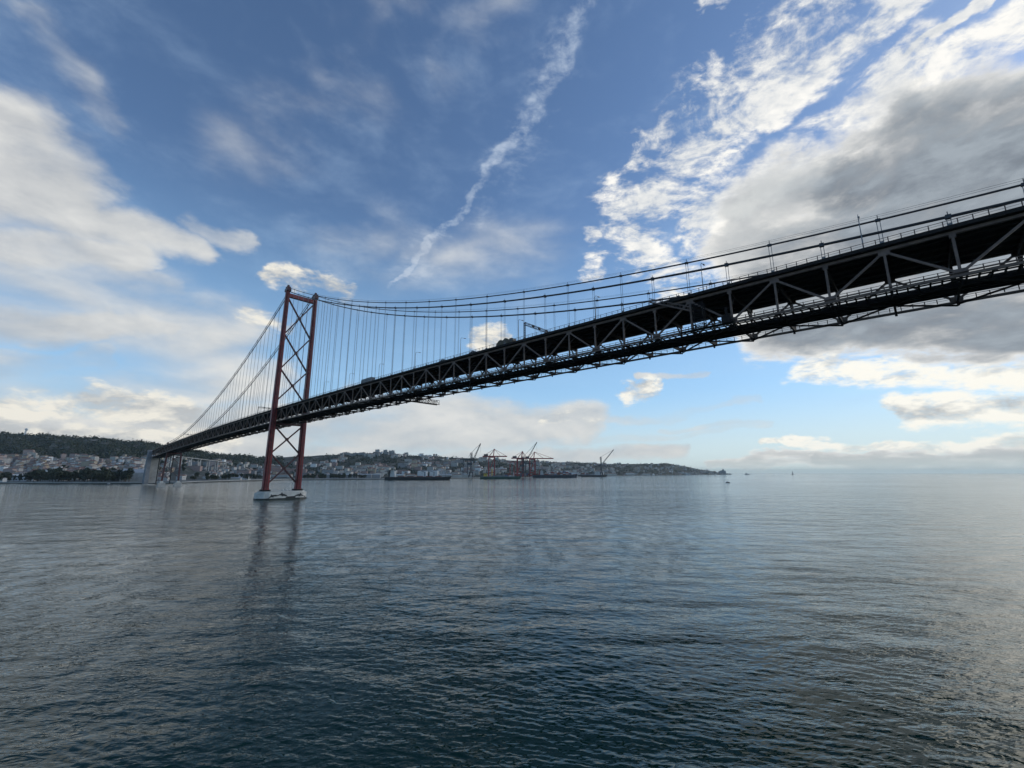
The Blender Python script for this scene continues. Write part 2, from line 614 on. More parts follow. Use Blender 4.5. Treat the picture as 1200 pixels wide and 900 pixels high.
ground = mixc(smooth(n2, .42, .60), (.022, .030, .020), (.055, .055, .038))
ground = mixc(smooth(n1, .52, .66), ground, (.15, .135, .115))
gs = S.nt.nodes.new('ShaderNodeSeparateXYZ')
S.nt.links.new(pos.k, gs.inputs[0])
ground = mixc(smooth(S(gs.outputs[2]), 2.0, 5.0), (.16, .155, .145), ground)
hb = S.nt.nodes['Principled BSDF']
S.nt.links.new(ground.k, hb.inputs['Base Color'])
hb.inputs['Roughness'].default_value = 0.95
me.materials.append(hm)

# quay wall along the water, a pale coping over a dark tidal band
qb = MB()
for u in np.arange(-700, 700, 6.0):
    a = at(u, SHORE(u) - 1.5)
    b = at(u + 6, SHORE(u + 6) - 1.5)
    qb.beam((a.x, a.y, 2.6), (b.x, b.y, 2.6), 4.0, 1.6, 'concrete')
    qb.beam((a.x, a.y, 0.4), (b.x, b.y, 0.4), 3.6, 2.78, 'weed')
quay = qb.build('quay')
tag(quay, kind='structure')

# ------------------------------------------------------------------ water
ang = np.concatenate([np.linspace(-180, -66, 40)[:-1], np.linspace(-66, 66, 1150), np.linspace(66, 180, 40)[1:-1]])
# rows spaced about evenly in the picture (that is where detail is needed), far rows out to the horizon
rows = [4.0, 10, 16, 22]
k = 470.0
while k > 0.45:
    rows.append(CAMH * F / k)
    k -= 0.7 if k > 60 else max(0.08, k * 0.0117)
rows = np.array(rows + [30000, 39500])
A, Rr = np.meshgrid(np.radians(ang), rows, indexing='ij')
X = np.sin(A) * Rr
Yy = np.cos(A) * Rr
Z = np.zeros_like(X)
DX = np.zeros_like(X)
DY = np.zeros_like(X)
dr = np.gradient(rows)
cell = np.maximum(dr[None, :], Rr * R(0.115))
wind = R(200)
for i in range(110):
    lam = 0.32 * (5.5 / 0.32) ** nrng.random()
    th = wind + nrng.normal(0, 0.55)
    kk = 2 * math.pi / lam
    amp = 0.022 / kk * (0.5 + nrng.random()) * min(1.0, (1.1 / lam) ** 1.2)
    ph = nrng.random() * 7
    arg = kk * (X * math.sin(th) + Yy * math.cos(th)) + ph
    att = np.clip((lam / cell - 2.2) / 2.5, 0, 1)
    s_ = np.sin(arg) * amp * att
    Z += s_
    c_ = np.cos(arg) * amp * 0.9 * att
    DX += c_ * math.sin(th)
    DY += c_ * math.cos(th)
nA, nR = X.shape
co = np.stack([X + DX, Yy + DY, Z], -1).reshape(-1, 3)
co = np.concatenate([co, [[0, 0, 0]]])
ia = np.arange(nA)
ib = (ia + 1) % nA
ja = np.arange(nR - 1)
q00 = (ia[:, None] * nR + ja[None, :])
q10 = (ib[:, None] * nR + ja[None, :])
quads = np.stack([q00, q00 + 1, q10 + 1, q10], -1).reshape(-1, 4)
tris = np.stack([ib * nR, np.full(nA, len(co) - 1), ia * nR], -1)
me = bpy.data.meshes.new('river_water')
me.vertices.add(len(co))
me.vertices.foreach_set('co', co.astype(np.float32).ravel())
nl = quads.size + tris.size
me.loops.add(nl)
me.loops.foreach_set('vertex_index', np.concatenate([quads.ravel(), tris.ravel()]).astype(np.int32))
me.polygons.add(len(quads) + len(tris))
me.polygons.foreach_set('loop_start', np.concatenate([np.arange(len(quads)) * 4, quads.size + np.arange(len(tris)) * 3]).astype(np.int32))
me.update(calc_edges=True)
me.validate()
me.polygons.foreach_set('use_smooth', np.ones(len(me.polygons), dtype=bool))
water = bpy.data.objects.new('river_water', me)
COL.objects.link(water)
tag(water, kind='structure')
wm = bpy.data.materials.new('river_water')
wm.use_nodes = True
S.nt = wm.node_tree
wb = S.nt.nodes['Principled BSDF']
wb.inputs['Base Color'].default_value = (.003, .025, .018, 1)
wb.inputs['IOR'].default_value = 1.333
g = S.nt.nodes.new('ShaderNodeNewGeometry')
pos = S(g.outputs['Position'])
mp = S.nt.nodes.new('ShaderNodeMapping')
S.nt.links.new(pos.k, mp.inputs['Vector'])
mp.inputs['Rotation'].default_value = (0, 0, R(20))
mp.inputs['Scale'].default_value = (.45, 1.0, 1.0)
wv = S(mp.outputs[0])
r1 = S(noise(wv, 1.5, 2, .50, .4).outputs['Fac'])
r2 = S(noise(wv, .95, 2, .5, .3).outputs['Fac'])
r3 = S(noise(wv, .24, 2, .5, .3).outputs['Fac'])
gust = S(noise(wv, .006, 5, .6, .6).outputs['Fac'])
gust2 = S(noise(wv, .0015, 4, .6, .6).outputs['Fac'])
mg = S.nt.nodes.new('ShaderNodeMapping')
S.nt.links.new(pos.k, mg.inputs['Vector'])
mg.inputs['Scale'].default_value = (1.0, .55, 1.0)
group = S(noise(S(mg.outputs[0]), .22, 4, .70, .0).outputs['Fac'])       # wave groups: patches of steeper and flatter water
gg = smooth(gust * .5 + gust2 * .5, .40, .60, .40, 1.0) * smooth(group, .36, .64, .60, 1.7)
r4 = S(noise(wv, .06, 2, .5, .3).outputs['Fac'])


def crest(n): return 1.0 - S.m('ABSOLUTE', n * 2.0 - 1.0)


hgt = crest(r1) * 0.11 + r2 * 0.24 + r3 * 0.62 + r4 * 2.1
bp = S.nt.nodes.new('ShaderNodeBump')
S.nt.links.new(hgt.k, bp.inputs['Height'])
S.nt.links.new(gg.k, bp.inputs['Strength'])
bp.inputs['Distance'].default_value = 1.0
S.nt.links.new(bp.outputs[0], wb.inputs['Normal'])
wb.inputs['Roughness'].default_value = 0.06
wb.inputs['Specular Tint'].default_value = (.80, 1.0, .88, 1)
me.materials.append(wm)

# ------------------------------------------------------------------ air
hz = bpy.data.meshes.new('haze')
b = MB()
b.box((0, 0, 138), (81000, 81000, 286), 'white')
haze = b.build('haze')
tag(haze, kind='stuff')
vm = bpy.data.materials.new('damp_air')
vm.use_nodes = True
vt = vm.node_tree
vt.nodes.remove(vt.nodes['Principled BSDF'])
pv = vt.nodes.new('ShaderNodeVolumePrincipled')
pv.inputs['Color'].default_value = (.86, .99, 1.0, 1)
pv.inputs['Density'].default_value = 0.000026
pv.inputs['Anisotropy'].default_value = 0.2
vt.links.new(pv.outputs[0], vt.nodes['Material Output'].inputs['Volume'])
haze.data.materials.clear()
haze.data.materials.append(vm)

# ------------------------------------------------------------------ the bridge
X0, Y0, AZ = 96.98, 86.71, -0.81203
PAN = 11.51
D = Vector((math.sin(AZ), math.cos(AZ), 0))
Nn = Vector((math.cos(AZ), -math.sin(AZ), 0))
UP = Vector((0, 0, 1))
TW = 21.0                       # width between the trusses
DEP = 9.97
I_T = 36                        # panel point of the tower
ST = I_T * PAN
I_B = 79                        # cable bent at the end of the side span
I_E = 91                        # anchor pier
I_0 = -20


def ztop(s): return 73.35 + .014738 * s - 2.6461e-5 * s * s
def B(s, lat, z): return Vector((X0, Y0, 0)) + D * s + Nn * lat + UP * z
def top(i, lat, dz=0.0): return B(i * PAN, lat, ztop(i * PAN) + dz)
def bot(i, lat, dz=0.0): return B(i * PAN, lat, ztop(i * PAN) - DEP + dz)


root_loc = B(ST, TW / 2, 0)
bridge = empty('suspension_bridge', root_loc, 0, 'long double deck steel suspension bridge with red tower standing in the river', 'bridge')


def part(mb, name, parent=None, label=None):
    o = mb.build(name, parent or bridge, root_loc)
    if label: o['label'] = label
    return o


# tower: two cruciform tapering legs, struts and crosses, saddle housings
LEGLAT = (-1.9, TW + 1.9)
HT = 184.0


def leg_lat(k, z):
    c = TW / 2
    off = LEGLAT[k] - c
    return c + off * (1.0 + 0.05 * (1 - z / HT))


t = MB()
for z in (HT - 3.2,):
    t.beam(B(ST, leg_lat(0, z) + 1.4, z), B(ST, leg_lat(1, z) - 1.4, z), 3.0, 3.4, 'tower')
tower = part(t, 'tower')
for k in (0, 1):
    b = MB()
    levels = [6.5, 9.0, 9.02, 40, 80, 120, 160, HT]
    vs, fs = [], []
    nsec = 12
    for z in levels:
        q = 1 - (z / HT)
        lon = 4.2 + 2.5 * q           # along the bridge
        tr = 3.1 + 1.5 * q            # across
        if z < 9.01:
            lon += .5; tr += .5
        c = leg_lat(k, z)
        a, bb = lon / 2, tr / 2
        ia_, ib_ = a * .58, bb * .58
        sec = [(a, -ib_), (a, ib_), (ia_, ib_), (ia_, bb), (-ia_, bb), (-ia_, ib_), (-a, ib_), (-a, -ib_), (-ia_, -ib_), (-ia_, -bb), (ia_, -bb), (ia_, -ib_)]
        vs += [B(ST + p, c + r_, z) for p, r_ in sec]
    for j in range(len(levels) - 1):
        for n in range(nsec):
            fs.append((j * nsec + n, (j + 1) * nsec + n, (j + 1) * nsec + (n + 1) % nsec, j * nsec + (n + 1) % nsec))
    top0 = (len(levels) - 1) * nsec
    fs += [tuple(top0 + x for x in q) for q in ((0, 1, 2, 11), (2, 3, 4, 5), (5, 6, 7, 8), (8, 9, 10, 11), (2, 5, 8, 11))]
    b.add(vs, fs, 'tower')
    for z in (30, 52, 100, 125, 150):    # diaphragm bands
        q = 1 - (z / HT)
        c = leg_lat(k, z)
        lon, tr = 4.2 + 2.5 * q, 3.1 + 1.5 * q
        b.beam(B(ST - lon * .5 - .06, c, z), B(ST + lon * .5 + .06, c, z), tr * .58 + .1, .5, 'tower')
        b.beam(B(ST, c - tr * .5 - .06, z), B(ST, c + tr * .5 + .06, z), lon * .58 + .1, .44, 'tower')
    part(b, 'leg', tower)
    b = MB()
    for z in np.arange(8, 180, 3.0):
        q = 1 - (z / HT)
        b.beam(B(ST - (4.2 + 2.5 * q) / 2 - .25, leg_lat(k, z), z), B(ST - (4.2 + 2.5 * q) / 2 - .25, leg_lat(k, z), z + 2.6), .7, .08, 'tower_dark', up=D)
    part(b, 'ladder', tower)
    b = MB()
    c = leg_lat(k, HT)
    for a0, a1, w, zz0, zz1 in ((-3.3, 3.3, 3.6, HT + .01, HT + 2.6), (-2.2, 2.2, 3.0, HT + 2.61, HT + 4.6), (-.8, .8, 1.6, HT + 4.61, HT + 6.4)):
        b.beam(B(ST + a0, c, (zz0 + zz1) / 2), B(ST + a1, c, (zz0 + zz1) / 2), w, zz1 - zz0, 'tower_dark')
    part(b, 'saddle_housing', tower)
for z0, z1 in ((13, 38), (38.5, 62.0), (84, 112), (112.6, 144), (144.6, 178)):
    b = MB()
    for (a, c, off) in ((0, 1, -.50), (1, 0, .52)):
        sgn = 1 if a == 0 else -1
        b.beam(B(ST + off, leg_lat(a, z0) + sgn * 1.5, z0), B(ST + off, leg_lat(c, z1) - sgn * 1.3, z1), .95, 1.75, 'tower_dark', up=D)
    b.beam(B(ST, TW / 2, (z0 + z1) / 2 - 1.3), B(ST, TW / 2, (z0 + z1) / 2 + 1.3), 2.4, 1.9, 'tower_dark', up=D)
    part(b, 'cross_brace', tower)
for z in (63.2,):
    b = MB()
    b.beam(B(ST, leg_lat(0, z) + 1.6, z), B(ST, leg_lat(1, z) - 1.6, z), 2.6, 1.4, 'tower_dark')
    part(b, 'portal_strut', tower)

# pier with painted dolphins
b = MB()
PL0, PL1, PW = -9.5, TW + 9.5, 9.0
outl = []
for lat, w in ((PL0, 3.0), (PL0 + 4, 7.4), (PL0 + 8, PW), (PL1 - 8, PW), (PL1 - 4, 7.4), (PL1, 3.0)):
    outl.append((lat, w))
ring = [B(ST - w, l, 0) for l, w in outl] + [B(ST + w, l, 0) for l, w in reversed(outl)]
ring = [(p.x, p.y) for p in ring]
area = sum(ring[i][0] * ring[(i + 1) % len(ring)][1] - ring[(i + 1) % len(ring)][0] * ring[i][1] for i in range(len(ring)))
if area < 0:
    ring = ring[::-1]
b.prism(ring, -3, 5.6, 'pier', .985)
cx_, cy_ = root_loc.x, root_loc.y
ring2 = [(cx_ + (p[0] - cx_) * .90, cy_ + (p[1] - cy_) * .90) for p in ring]
b.prism(ring2, 5.61, 6.6, 'pier')
pier = part(b, 'pier')
b = MB()
ring3 = [(cx_ + (p[0] - cx_) * 1.012, cy_ + (p[1] - cy_) * 1.012) for p in ring]
b.prism(ring3, -2, 1.1, 'weed')
part(b, 'waterline_band', pier)
for k_ in (.40, .46, .53, .60):
    b = MB()
    lt = PL0 + (PL1 - PL0) * k_
    b.beam(B(ST - PW + 1.4, lt, 6.61), B(ST - PW + 1.4, lt, 8.4 if k_ in (.46, .53) else 7.5), .7, .7, 'pier')
    part(b, 'bollard', pier)
for lt, sg in ((PL0 + 3, 1), (PL1 - 3, 1)):
    b = MB()
    b.beam(B(ST, lt, 5.6), B(ST, lt, 8.2), .25, .25, 'steel_dark')
    part(b, 'mooring_post', pier)


def dolphin(c_lat, c_z, ln, flip=1, tilt=0.0):
    """leaping dolphin silhouette on the face of the pier that looks up and down the span"""
    pts = [(-.50, -.02), (-.40, .05), (-.30, .085), (-.12, .12), (-.02, .125), (.03, .235), (.10, .21), (.10, .115), (.25, .06), (.38, .0), (.47, .05), (.54, .10),
           (.50, .0), (.53, -.10), (.44, -.06), (.36, -.05), (.22, -.02), (.05, -.035), (-.06, -.12), (-.10, -.04), (-.25, -.045), (-.38, -.045)]
    res = []
    for x, z in pts:
        z2 = z + (.18 - 0.9 * x * x) * .35
        xr = x * math.cos(tilt) - z2 * math.sin(tilt)
        zr = x * math.sin(tilt) + z2 * math.cos(tilt)
        res.append((c_lat + flip * xr * ln, c_z + zr * ln))
    return res


def mural(pts, s_face):
    mb = MB()
    n = len(pts)
    vs = [B(s_face, l, z) for l, z in pts] + [B(s_face + .12, l, z) for l, z in pts]
    mb.add(vs, [tuple(range(n)), tuple(range(n, 2 * n))[::-1]] + [(i, (i + 1) % n, n + (i + 1) % n, n + i) for i in range(n)], 'black')
    return mb


for cl, cz, ln, fl, tl in ((1.0, 2.1, 8.5, -1, -.30), (8.2, 2.9, 9.5, -1, .10), (22.5, 2.3, 9.0, 1, -.05)):
    part(mural(dolphin(cl, cz, ln, fl, tl), ST - PW - .06), 'dolphin_mural', pier)
part(mural([(11.5, .9), (19, 1.0), (19.2, 2.5), (17, 2.4), (13.5, 2.3), (11.2, 1.7)], ST - PW - .06), 'wave_mural', pier)
for k in (0, 1):
    b = MB()
    b.beam(B(ST, leg_lat(k, 8), 6.61), B(ST, leg_lat(k, 8), 7.9), 6.2, 8.2, 'steel_dark', up=D)
    part(b, 'leg_socket', pier)

# stiffening trusses
CH = 0.72
def clear_of_leg(i): return True


for lat in (0, TW):
    for nm, fn, w, h in (('top_chord', top, .74, .72), ('bottom_chord', bot, .64, .58)):
        b = MB()
        for i in range(I_0, I_E):
            b.beam(fn(i, lat), fn(i + 1, lat), w, h, 'steel')
        for i in range(I_0, I_E + 1):      # gusset plates
            if (i % 2) == (1 if nm == 'top_chord' else 0):
                p = fn(i, lat)
                sg = -.85 if nm == 'top_chord' else .85
                b.beam(p - D * 1.1 + UP * sg * .75, p + D * 1.1 + UP * sg * .75, .66, 1.5, 'steel')
            elif nm == 'top_chord':
                p = fn(i, lat)
                b.beam(p - D * .55 - UP * .6, p + D * .55 - UP * .6, .66, 1.2, 'steel')
        part(b, nm)


def vert_bm(mb, i, lat):
    mb.beam(bot(i, lat, .30), top(i, lat, -.37), .46, .52, 'steel', up=D)
    return mb


def diag_bm(mb, i, lat):
    hi, lo = (i, i + 1) if i % 2 else (i + 1, i)
    mb.beam(top(hi, lat, -.42), bot(lo, lat, .44), .50 if (hi < lo) else .49, .48, 'steel', up=Nn)
    return mb


solo_v, solo_d = 0, 0
rest_v, rest_d = MB(), MB()
order = [(i, lat) for i in range(-2, I_E) for lat in (0, TW)]
for i, lat in order:
    if solo_v < 100 and (lat == 0 or i < 12):
        part(vert_bm(MB(), i, lat), 'truss_vertical'); solo_v += 1
    else:
        vert_bm(rest_v, i, lat)
    if solo_d < 100 and (lat == 0 or i < 12):
        part(diag_bm(MB(), i, lat), 'truss_diagonal'); solo_d += 1
    else:
        diag_bm(rest_d, i, lat)
for i in range(I_0, -2):
    for lat in (0, TW):
        vert_bm(rest_v, i, lat); diag_bm(rest_d, i, lat)
tag(part(rest_v, 'truss_vertical'), kind='stuff')
tag(part(rest_d, 'truss_diagonal'), kind='stuff')

# decks
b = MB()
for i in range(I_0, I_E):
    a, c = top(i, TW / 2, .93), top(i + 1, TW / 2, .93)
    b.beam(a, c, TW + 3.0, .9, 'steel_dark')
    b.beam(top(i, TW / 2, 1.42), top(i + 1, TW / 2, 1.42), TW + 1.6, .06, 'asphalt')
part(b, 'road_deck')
b = MB()
for i in range(I_0, I_E):
    for lat in (2.2, 6.2, 10.5, 14.8, 18.8):
        b.beam(top(i, lat, .02), top(i + 1, lat, .02), .45, .9, 'steel_dark')
part(b, 'deck_stringer')
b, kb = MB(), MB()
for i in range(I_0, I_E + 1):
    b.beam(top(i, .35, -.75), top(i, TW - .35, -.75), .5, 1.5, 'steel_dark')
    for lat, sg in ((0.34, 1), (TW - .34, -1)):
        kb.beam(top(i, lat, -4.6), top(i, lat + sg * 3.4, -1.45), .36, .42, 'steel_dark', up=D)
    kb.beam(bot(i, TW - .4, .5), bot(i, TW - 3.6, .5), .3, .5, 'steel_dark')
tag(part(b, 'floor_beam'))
tag(part(kb, 'knee_brace'), kind='stuff')
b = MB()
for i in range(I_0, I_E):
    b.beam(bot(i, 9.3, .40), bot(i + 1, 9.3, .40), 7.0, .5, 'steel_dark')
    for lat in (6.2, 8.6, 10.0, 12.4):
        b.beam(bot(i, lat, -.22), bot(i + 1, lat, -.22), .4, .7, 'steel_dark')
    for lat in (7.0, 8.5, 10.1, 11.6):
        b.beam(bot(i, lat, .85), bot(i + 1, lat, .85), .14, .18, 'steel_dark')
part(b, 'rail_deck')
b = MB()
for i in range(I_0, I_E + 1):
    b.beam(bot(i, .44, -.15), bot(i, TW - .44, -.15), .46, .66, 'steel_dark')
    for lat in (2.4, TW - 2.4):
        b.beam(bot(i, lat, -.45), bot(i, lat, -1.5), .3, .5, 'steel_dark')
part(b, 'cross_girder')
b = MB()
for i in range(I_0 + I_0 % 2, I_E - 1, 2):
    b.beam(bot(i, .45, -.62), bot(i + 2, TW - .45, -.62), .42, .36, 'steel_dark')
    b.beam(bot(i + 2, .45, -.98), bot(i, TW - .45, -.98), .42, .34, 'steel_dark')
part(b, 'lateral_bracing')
b = MB()
for i in range(I_0, I_E):
    b.beam(bot(i, 4.6, .15), bot(i + 1, 4.6, .15), .30, .22, 'steel_dark')
    b.beam(bot(i, 2.4, .12), bot(i + 1, 2.4, .12), .9, .10, 'steel_dark')
    for k in range(6):
        p0, p1 = bot(i, .45, .08), bot(i + 1, .45, .08)
        p = p0.lerp(p1, (k + .5) / 6)
        b.beam(p, p + Nn * 5.7, .34, .24, 'steel_dark')
part(b, 'maintenance_walkway')
for lat, nm in ((-.62, 'service_pipe'),):
    b = MB()
    b.tube([bot(i, lat, .52) for i in range(I_0, I_E + 1)], .15, 'steel', 6)
    part(b, nm)


def railing(fn, lat, dz, hgt, posts, m):
    b = MB()
    for i in range(I_0, I_E):
        p0, p1 = fn(i, lat, dz), fn(i + 1, lat, dz)
        b.beam(p0 + UP * hgt, p1 + UP * hgt, .10, .10, m)
        b.beam(p0 + UP * hgt * .5, p1 + UP * hgt * .5, .05, .05, m)
        for k in range(posts):
            p = p0.lerp(p1, (k + .5) / posts)
            b.beam(p, p + UP * (hgt + .1), .14, .14, m)
    return part(b, 'railing')


railing(top, -1.35, 1.385, 1.15, 5, 'steel')
railing(top, TW + 1.35, 1.385, 1.15, 5, 'steel')
railing(bot, .15, .42, 1.1, 5, 'steel')
railing(bot, TW - .15, .42, 1.1, 5, 'steel_dark')
for lat in (-1.46, TW + 1.46):
    b = MB()
    for i in range(I_0, I_E):
        b.beam(top(i, lat, .96), top(i + 1, lat, .96), .10, .70, 'steel_dark')
    part(b, 'fascia')


# cables
def zmain(s):
    if s <= ST:
        return 73.6 + (HT + .6 - 73.6) * ((s + 93) / (ST + 93)) ** 2
    L = I_B * PAN - ST
    q = s - ST
    z1 = ztop(I_B * PAN) + 3.0
    return HT + .6 + (z1 - HT - .6) * q / L - 4.15e-4 * q * (L - q)


def zupper(s):
    if s <= ST:
        return 76.8 + (HT + 4.0 - 76.8) * ((s + 93) / (ST + 93)) ** 2
    L = I_B * PAN - ST
    q = s - ST
    z1 = ztop(I_B * PAN) + 5.6
    return HT + 4.0 + (z1 - HT - 4.0) * q / L - 4.15e-4 * q * (L - q)


hang = []
for fn, r_, par in ((zmain, .36, 0), (zupper, .25, 1)):
    for lat in (0, TW):
        b = MB()
        pts, rad = [], []
        i = float(I_0)
        while i <= I_B + .01:
            pts.append(B(i * PAN, lat, fn(i * PAN))); rad.append(r_)
            i += .5
        b.tube(pts, rad, 'cable', 8)
        for i in range(I_0, I_B):
            if i % 2 == par and abs(i - I_T) > 0:
                p = B(i * PAN, lat, fn(i * PAN))
                d_ = (B(i * PAN + 1, lat, fn(i * PAN + 1)) - p).normalized()
                b.beam(p - d_ * .5, p + d_ * .5, r_ * 2.5, r_ * 2.5, 'cable')
                hang.append((i, lat, fn(i * PAN), par))
        if par == 0 and lat == 0:
            pass
        e0 = B(I_B * PAN, lat, fn(I_B * PAN))
        e1 = B(I_E * PAN - 6, lat, ztop(I_E * PAN) - 4 + (2 if par else 0))
        b.tube([e0, e1], r_, 'cable', 8)
        part(b, 'main_cable')


def hanger_bm(mb, i, lat, z, par):
    bz = ztop(i * PAN) + .35
    if z - bz < .6:
        return mb
    for ds in (-.32, .32):
        mb.beam(B(i * PAN + ds, lat, bz), B(i * PAN + ds, lat, z), .10, .10, 'rope')
    mb.beam(B(i * PAN, lat, bz + 1.2), B(i * PAN, lat, bz + 2.0), .4, .85, 'rope', up=D)
    mb.beam(B(i * PAN, lat, z + .3), B(i * PAN, lat, z + 1.3), .12, .12, 'cable')
    return mb


hang.sort(key=lambda h: (B(h[0] * PAN, h[1], 0).length, h[1]))
rest = MB()
cnt = 0
for h in hang:
    if h[0] >= -1 and cnt < 100:
        part(hanger_bm(MB(), *h), 'hanger'); cnt += 1
    else:
        hanger_bm(rest, *h)
tag(part(rest, 'hanger'), kind='stuff')
# thin hand ropes over the cables
b = MB()
for lat in (0, TW):
    for o in (-.5, .5):
        b.tube([B(i * PAN, lat + o, zupper(i * PAN) + 1.15) for i in range(I_0, I_T + 1)], .03, 'cable', 4)
part(b, 'hand_rope')

# cable bent, its footings and the anchor pier on the shore
sB = I_B * PAN
b = MB()
zt_ = ztop(sB) - DEP - .6
bent_tops = []
for ds in (0,):
    for lat in (1.0, TW - 1.0):
        pass
b.beam(B(sB, .5, zt_ - 1.2), B(sB, TW - .5, zt_ - 1.2), 2.2, 2.2, 'tower_dark')
bent = part(b, 'cable_bent')
for lat in (1.2, TW - 1.2):
    lb = MB()
    lb.beam(B(sB, lat + (-1.5 if lat < 5 else 1.5), 9.0), B(sB, lat, zt_ - 2.3), 2.3, 2.1, 'tower_dark', up=D)
    part(lb, 'leg', bent)
    fb = MB()
    p = B(sB, lat + (-1.5 if lat < 5 else 1.5), 0)
    fb.box((p.x, p.y, 2.0), (9.5, 8, 8), 'concrete', -AZ)
    fb.beam((p.x, p.y, 6.01), (p.x, p.y, 8.99), 4.2, 4.2, 'pier', up=D)
    part(fb, 'footing', bent)
for z0, z1 in ((14, 34), (35, 52)):
    xb = MB()
    for a_, c_, o in ((0.2, TW - 1.2, -.25), (TW - .2, 1.2, .27)):
        xb.beam(B(sB + o, a_, z0), B(sB + o, c_, z1), .5, .9, 'tower_dark', up=D)
    part(xb, 'cross_brace', bent)
for lat in (0, TW):
    sbm = MB()
    sbm.beam(B(sB - 1.4, lat, ztop(sB) + 2.6), B(sB + 1.4, lat, ztop(sB) + 2.6), 1.9, 6.6, 'tower_dark')
    part(sbm, 'saddle_housing', bent)
sE = I_E * PAN
b = MB()
zE = ztop(sE)
for lat in (-4.0,):
    vs = []
    for (z, s0, s1) in ((2.5, sE - 13, sE + 12), (zE + 3.5, sE - 3.5, sE + 6)):
        w = 3.0
        vs += [B(s0, lat - w, z), B(s1, lat - w, z), B(s1, lat + w, z), B(s0, lat + w, z)]
    b.add(vs, [(0, 1, 2, 3), (7, 6, 5, 4), (0, 4, 5, 1), (1, 5, 6, 2), (2, 6, 7, 3), (3, 7, 4, 0)], 'concrete_blue')
b.beam(B(sE + 3, -.99, zE / 2 - 4), B(sE + 3, 13.0, zE / 2 - 4), 5.0, zE - 15, 'anchor_wall')
part(b, 'anchor_pier')
# concrete flank walls of the shore span behind the pier
b = MB()
for lat in (3.0,):
    b.beam(B(sE + 8, lat + 12, zE - 8), B(sE + 150, lat + 12, zE - 8), 18, 2.0, 'concrete')
part(b, 'abutment')
# braced approach posts under the end spans
for s_ in (sB + 62,):
    b = MB()
    for lat in (1.2, TW - 1.2):
        b.beam(B(s_, lat, 2.5), B(s_, lat, ztop(s_) - DEP - .5), 1.2, 1.2, 'steel_dark', up=D)
    b.beam(B(s_ + .3, 1.2, 8), B(s_ + .3, TW - 1.2, 30), .4, .7, 'steel_dark', up=D)
    b.beam(B(s_ - .3, TW - 1.2, 8), B(s_ - .3, 1.2, 30), .4, .7, 'steel_dark', up=D)
    part(b, 'approach_bent')


# ------------------------------------------------------------------ things on the bridge
RD = 1.46          # road surface above the top chord line


def lamp(i):
    s = i * PAN
    base = B(s, -1.0, ztop(s) + RD)
    r = empty('street_lamp', base, 0)
    b = MB()
    b.tube([base, base + UP * 4, base + UP * 8.6, base + UP * 9.3 + Nn * .5], [.15, .12, .09, .08], 'galv', 6)
    b.tube([base + UP * 9.3 + Nn * .5, base + UP * 9.5 + Nn * 2.2], [.08, .06], 'galv', 6)
    b.build('pole', r, base)
    b = MB()
    b.beam(base + UP * 9.48 + Nn * 2.1, base + UP * 9.55 + Nn * 3.2, .42, .2, 'galv')
    b.build('lamp_head', r, base)
    return r


lam_desc = ['where the two main cables dip closest to the deck', 'beside the inclined stair frame of the access gantry', 'between the access gantry and the overhead sign gantry', 'next to the overhead sign gantry',
            'just behind the olive truck', 'between the olive truck and the slate bus', 'just ahead of the slate bus', 'just behind the slate bus']
for k_ in range(8):
    o = lamp(1.3 + 3.3 * k_)
    tag(o, 'street lamp ' + lam_desc[k_], 'street lamp', 'street lamps along the bridge deck')
for k_ in (8, 9):
    o = lamp(1.3 + 3.3 * k_)
    tag(o, 'tiny single arm street lamp between the bus and the red tower, ' + ('farther from' if k_ == 8 else 'nearer to') + ' the tower', 'street lamp', 'street lamps along the bridge deck')


def sign_gantry(i, label, hgt=7.2):
    s = i * PAN
    base = B(s, 0, ztop(s) + RD)
    r = empty('sign_gantry', base, 0)
    tag(r, label, 'sign gantry', 'overhead gantries across the bridge road')
    for lat in (-.9, TW + .9):
        b = MB()
        for ds in (-.35, .35):
            p = B(s + ds, lat, ztop(s) + RD)
            b.beam(p, p + UP * hgt, .18, .22, 'steel_dark', up=D)
        for z in np.arange(.6, hgt, 1.0):
            b.beam(B(s - .35, lat, ztop(s) + RD + z), B(s + .35, lat, ztop(s) + RD + z), .1, .1, 'steel_dark')
        b.build('post', r, base)
    b = MB()
    for ds in (-.35, .35):
        for z in (hgt - .1, hgt - 1.1):
            b.beam(B(s + ds, -.9, ztop(s) + RD + z), B(s + ds, TW + .9, ztop(s) + RD + z), .14, .16, 'steel_dark')
    n = 16
    for j in range(n):
        l0, l1 = -.9 + (TW + 1.8) * j / n, -.9 + (TW + 1.8) * (j + 1) / n
        for ds in (-.35, .35):
            za, zb = (hgt - 1.1, hgt - .1) if j % 2 else (hgt - .1, hgt - 1.1)
            b.beam(B(s + ds, l0, ztop(s) + RD + za), B(s + ds, l1, ztop(s) + RD + zb), .07, .08, 'steel_dark')
    b.build('cross_beam', r, base)
    for lat in (4, 8, 13, 17):
        b = MB()
        b.beam(B(s - .62, lat, ztop(s) + RD + hgt - .7), B(s - .42, lat, ztop(s) + RD + hgt - .7), 1.3, 1.2, 'steel_dark')
        b.build('sign_panel', r, base)


sign_gantry(10.9, 'dark lattice sign gantry over the road ahead of the olive truck')
sign_gantry(40.2, 'thin lattice sign gantry over the side span road close to the red tower', 7.0)
sign_gantry(68.5, 'thin lattice sign gantry over the side span road near the cable bent', 7.0)


def wheel(mb_parent, base, p, axis, r_=.5, w=.3):
    b = MB()
    b.tube([p - axis * w / 2, p + axis * w / 2], r_, 'tyre', 14)
    o = b.build('wheel', mb_parent, base)
    h = MB()
    h.tube([p - axis * (w / 2 + .02), p - axis * (w / 2 - .05)], r_ * .55, 'galv', 10)
    h.build('rim', o, base)


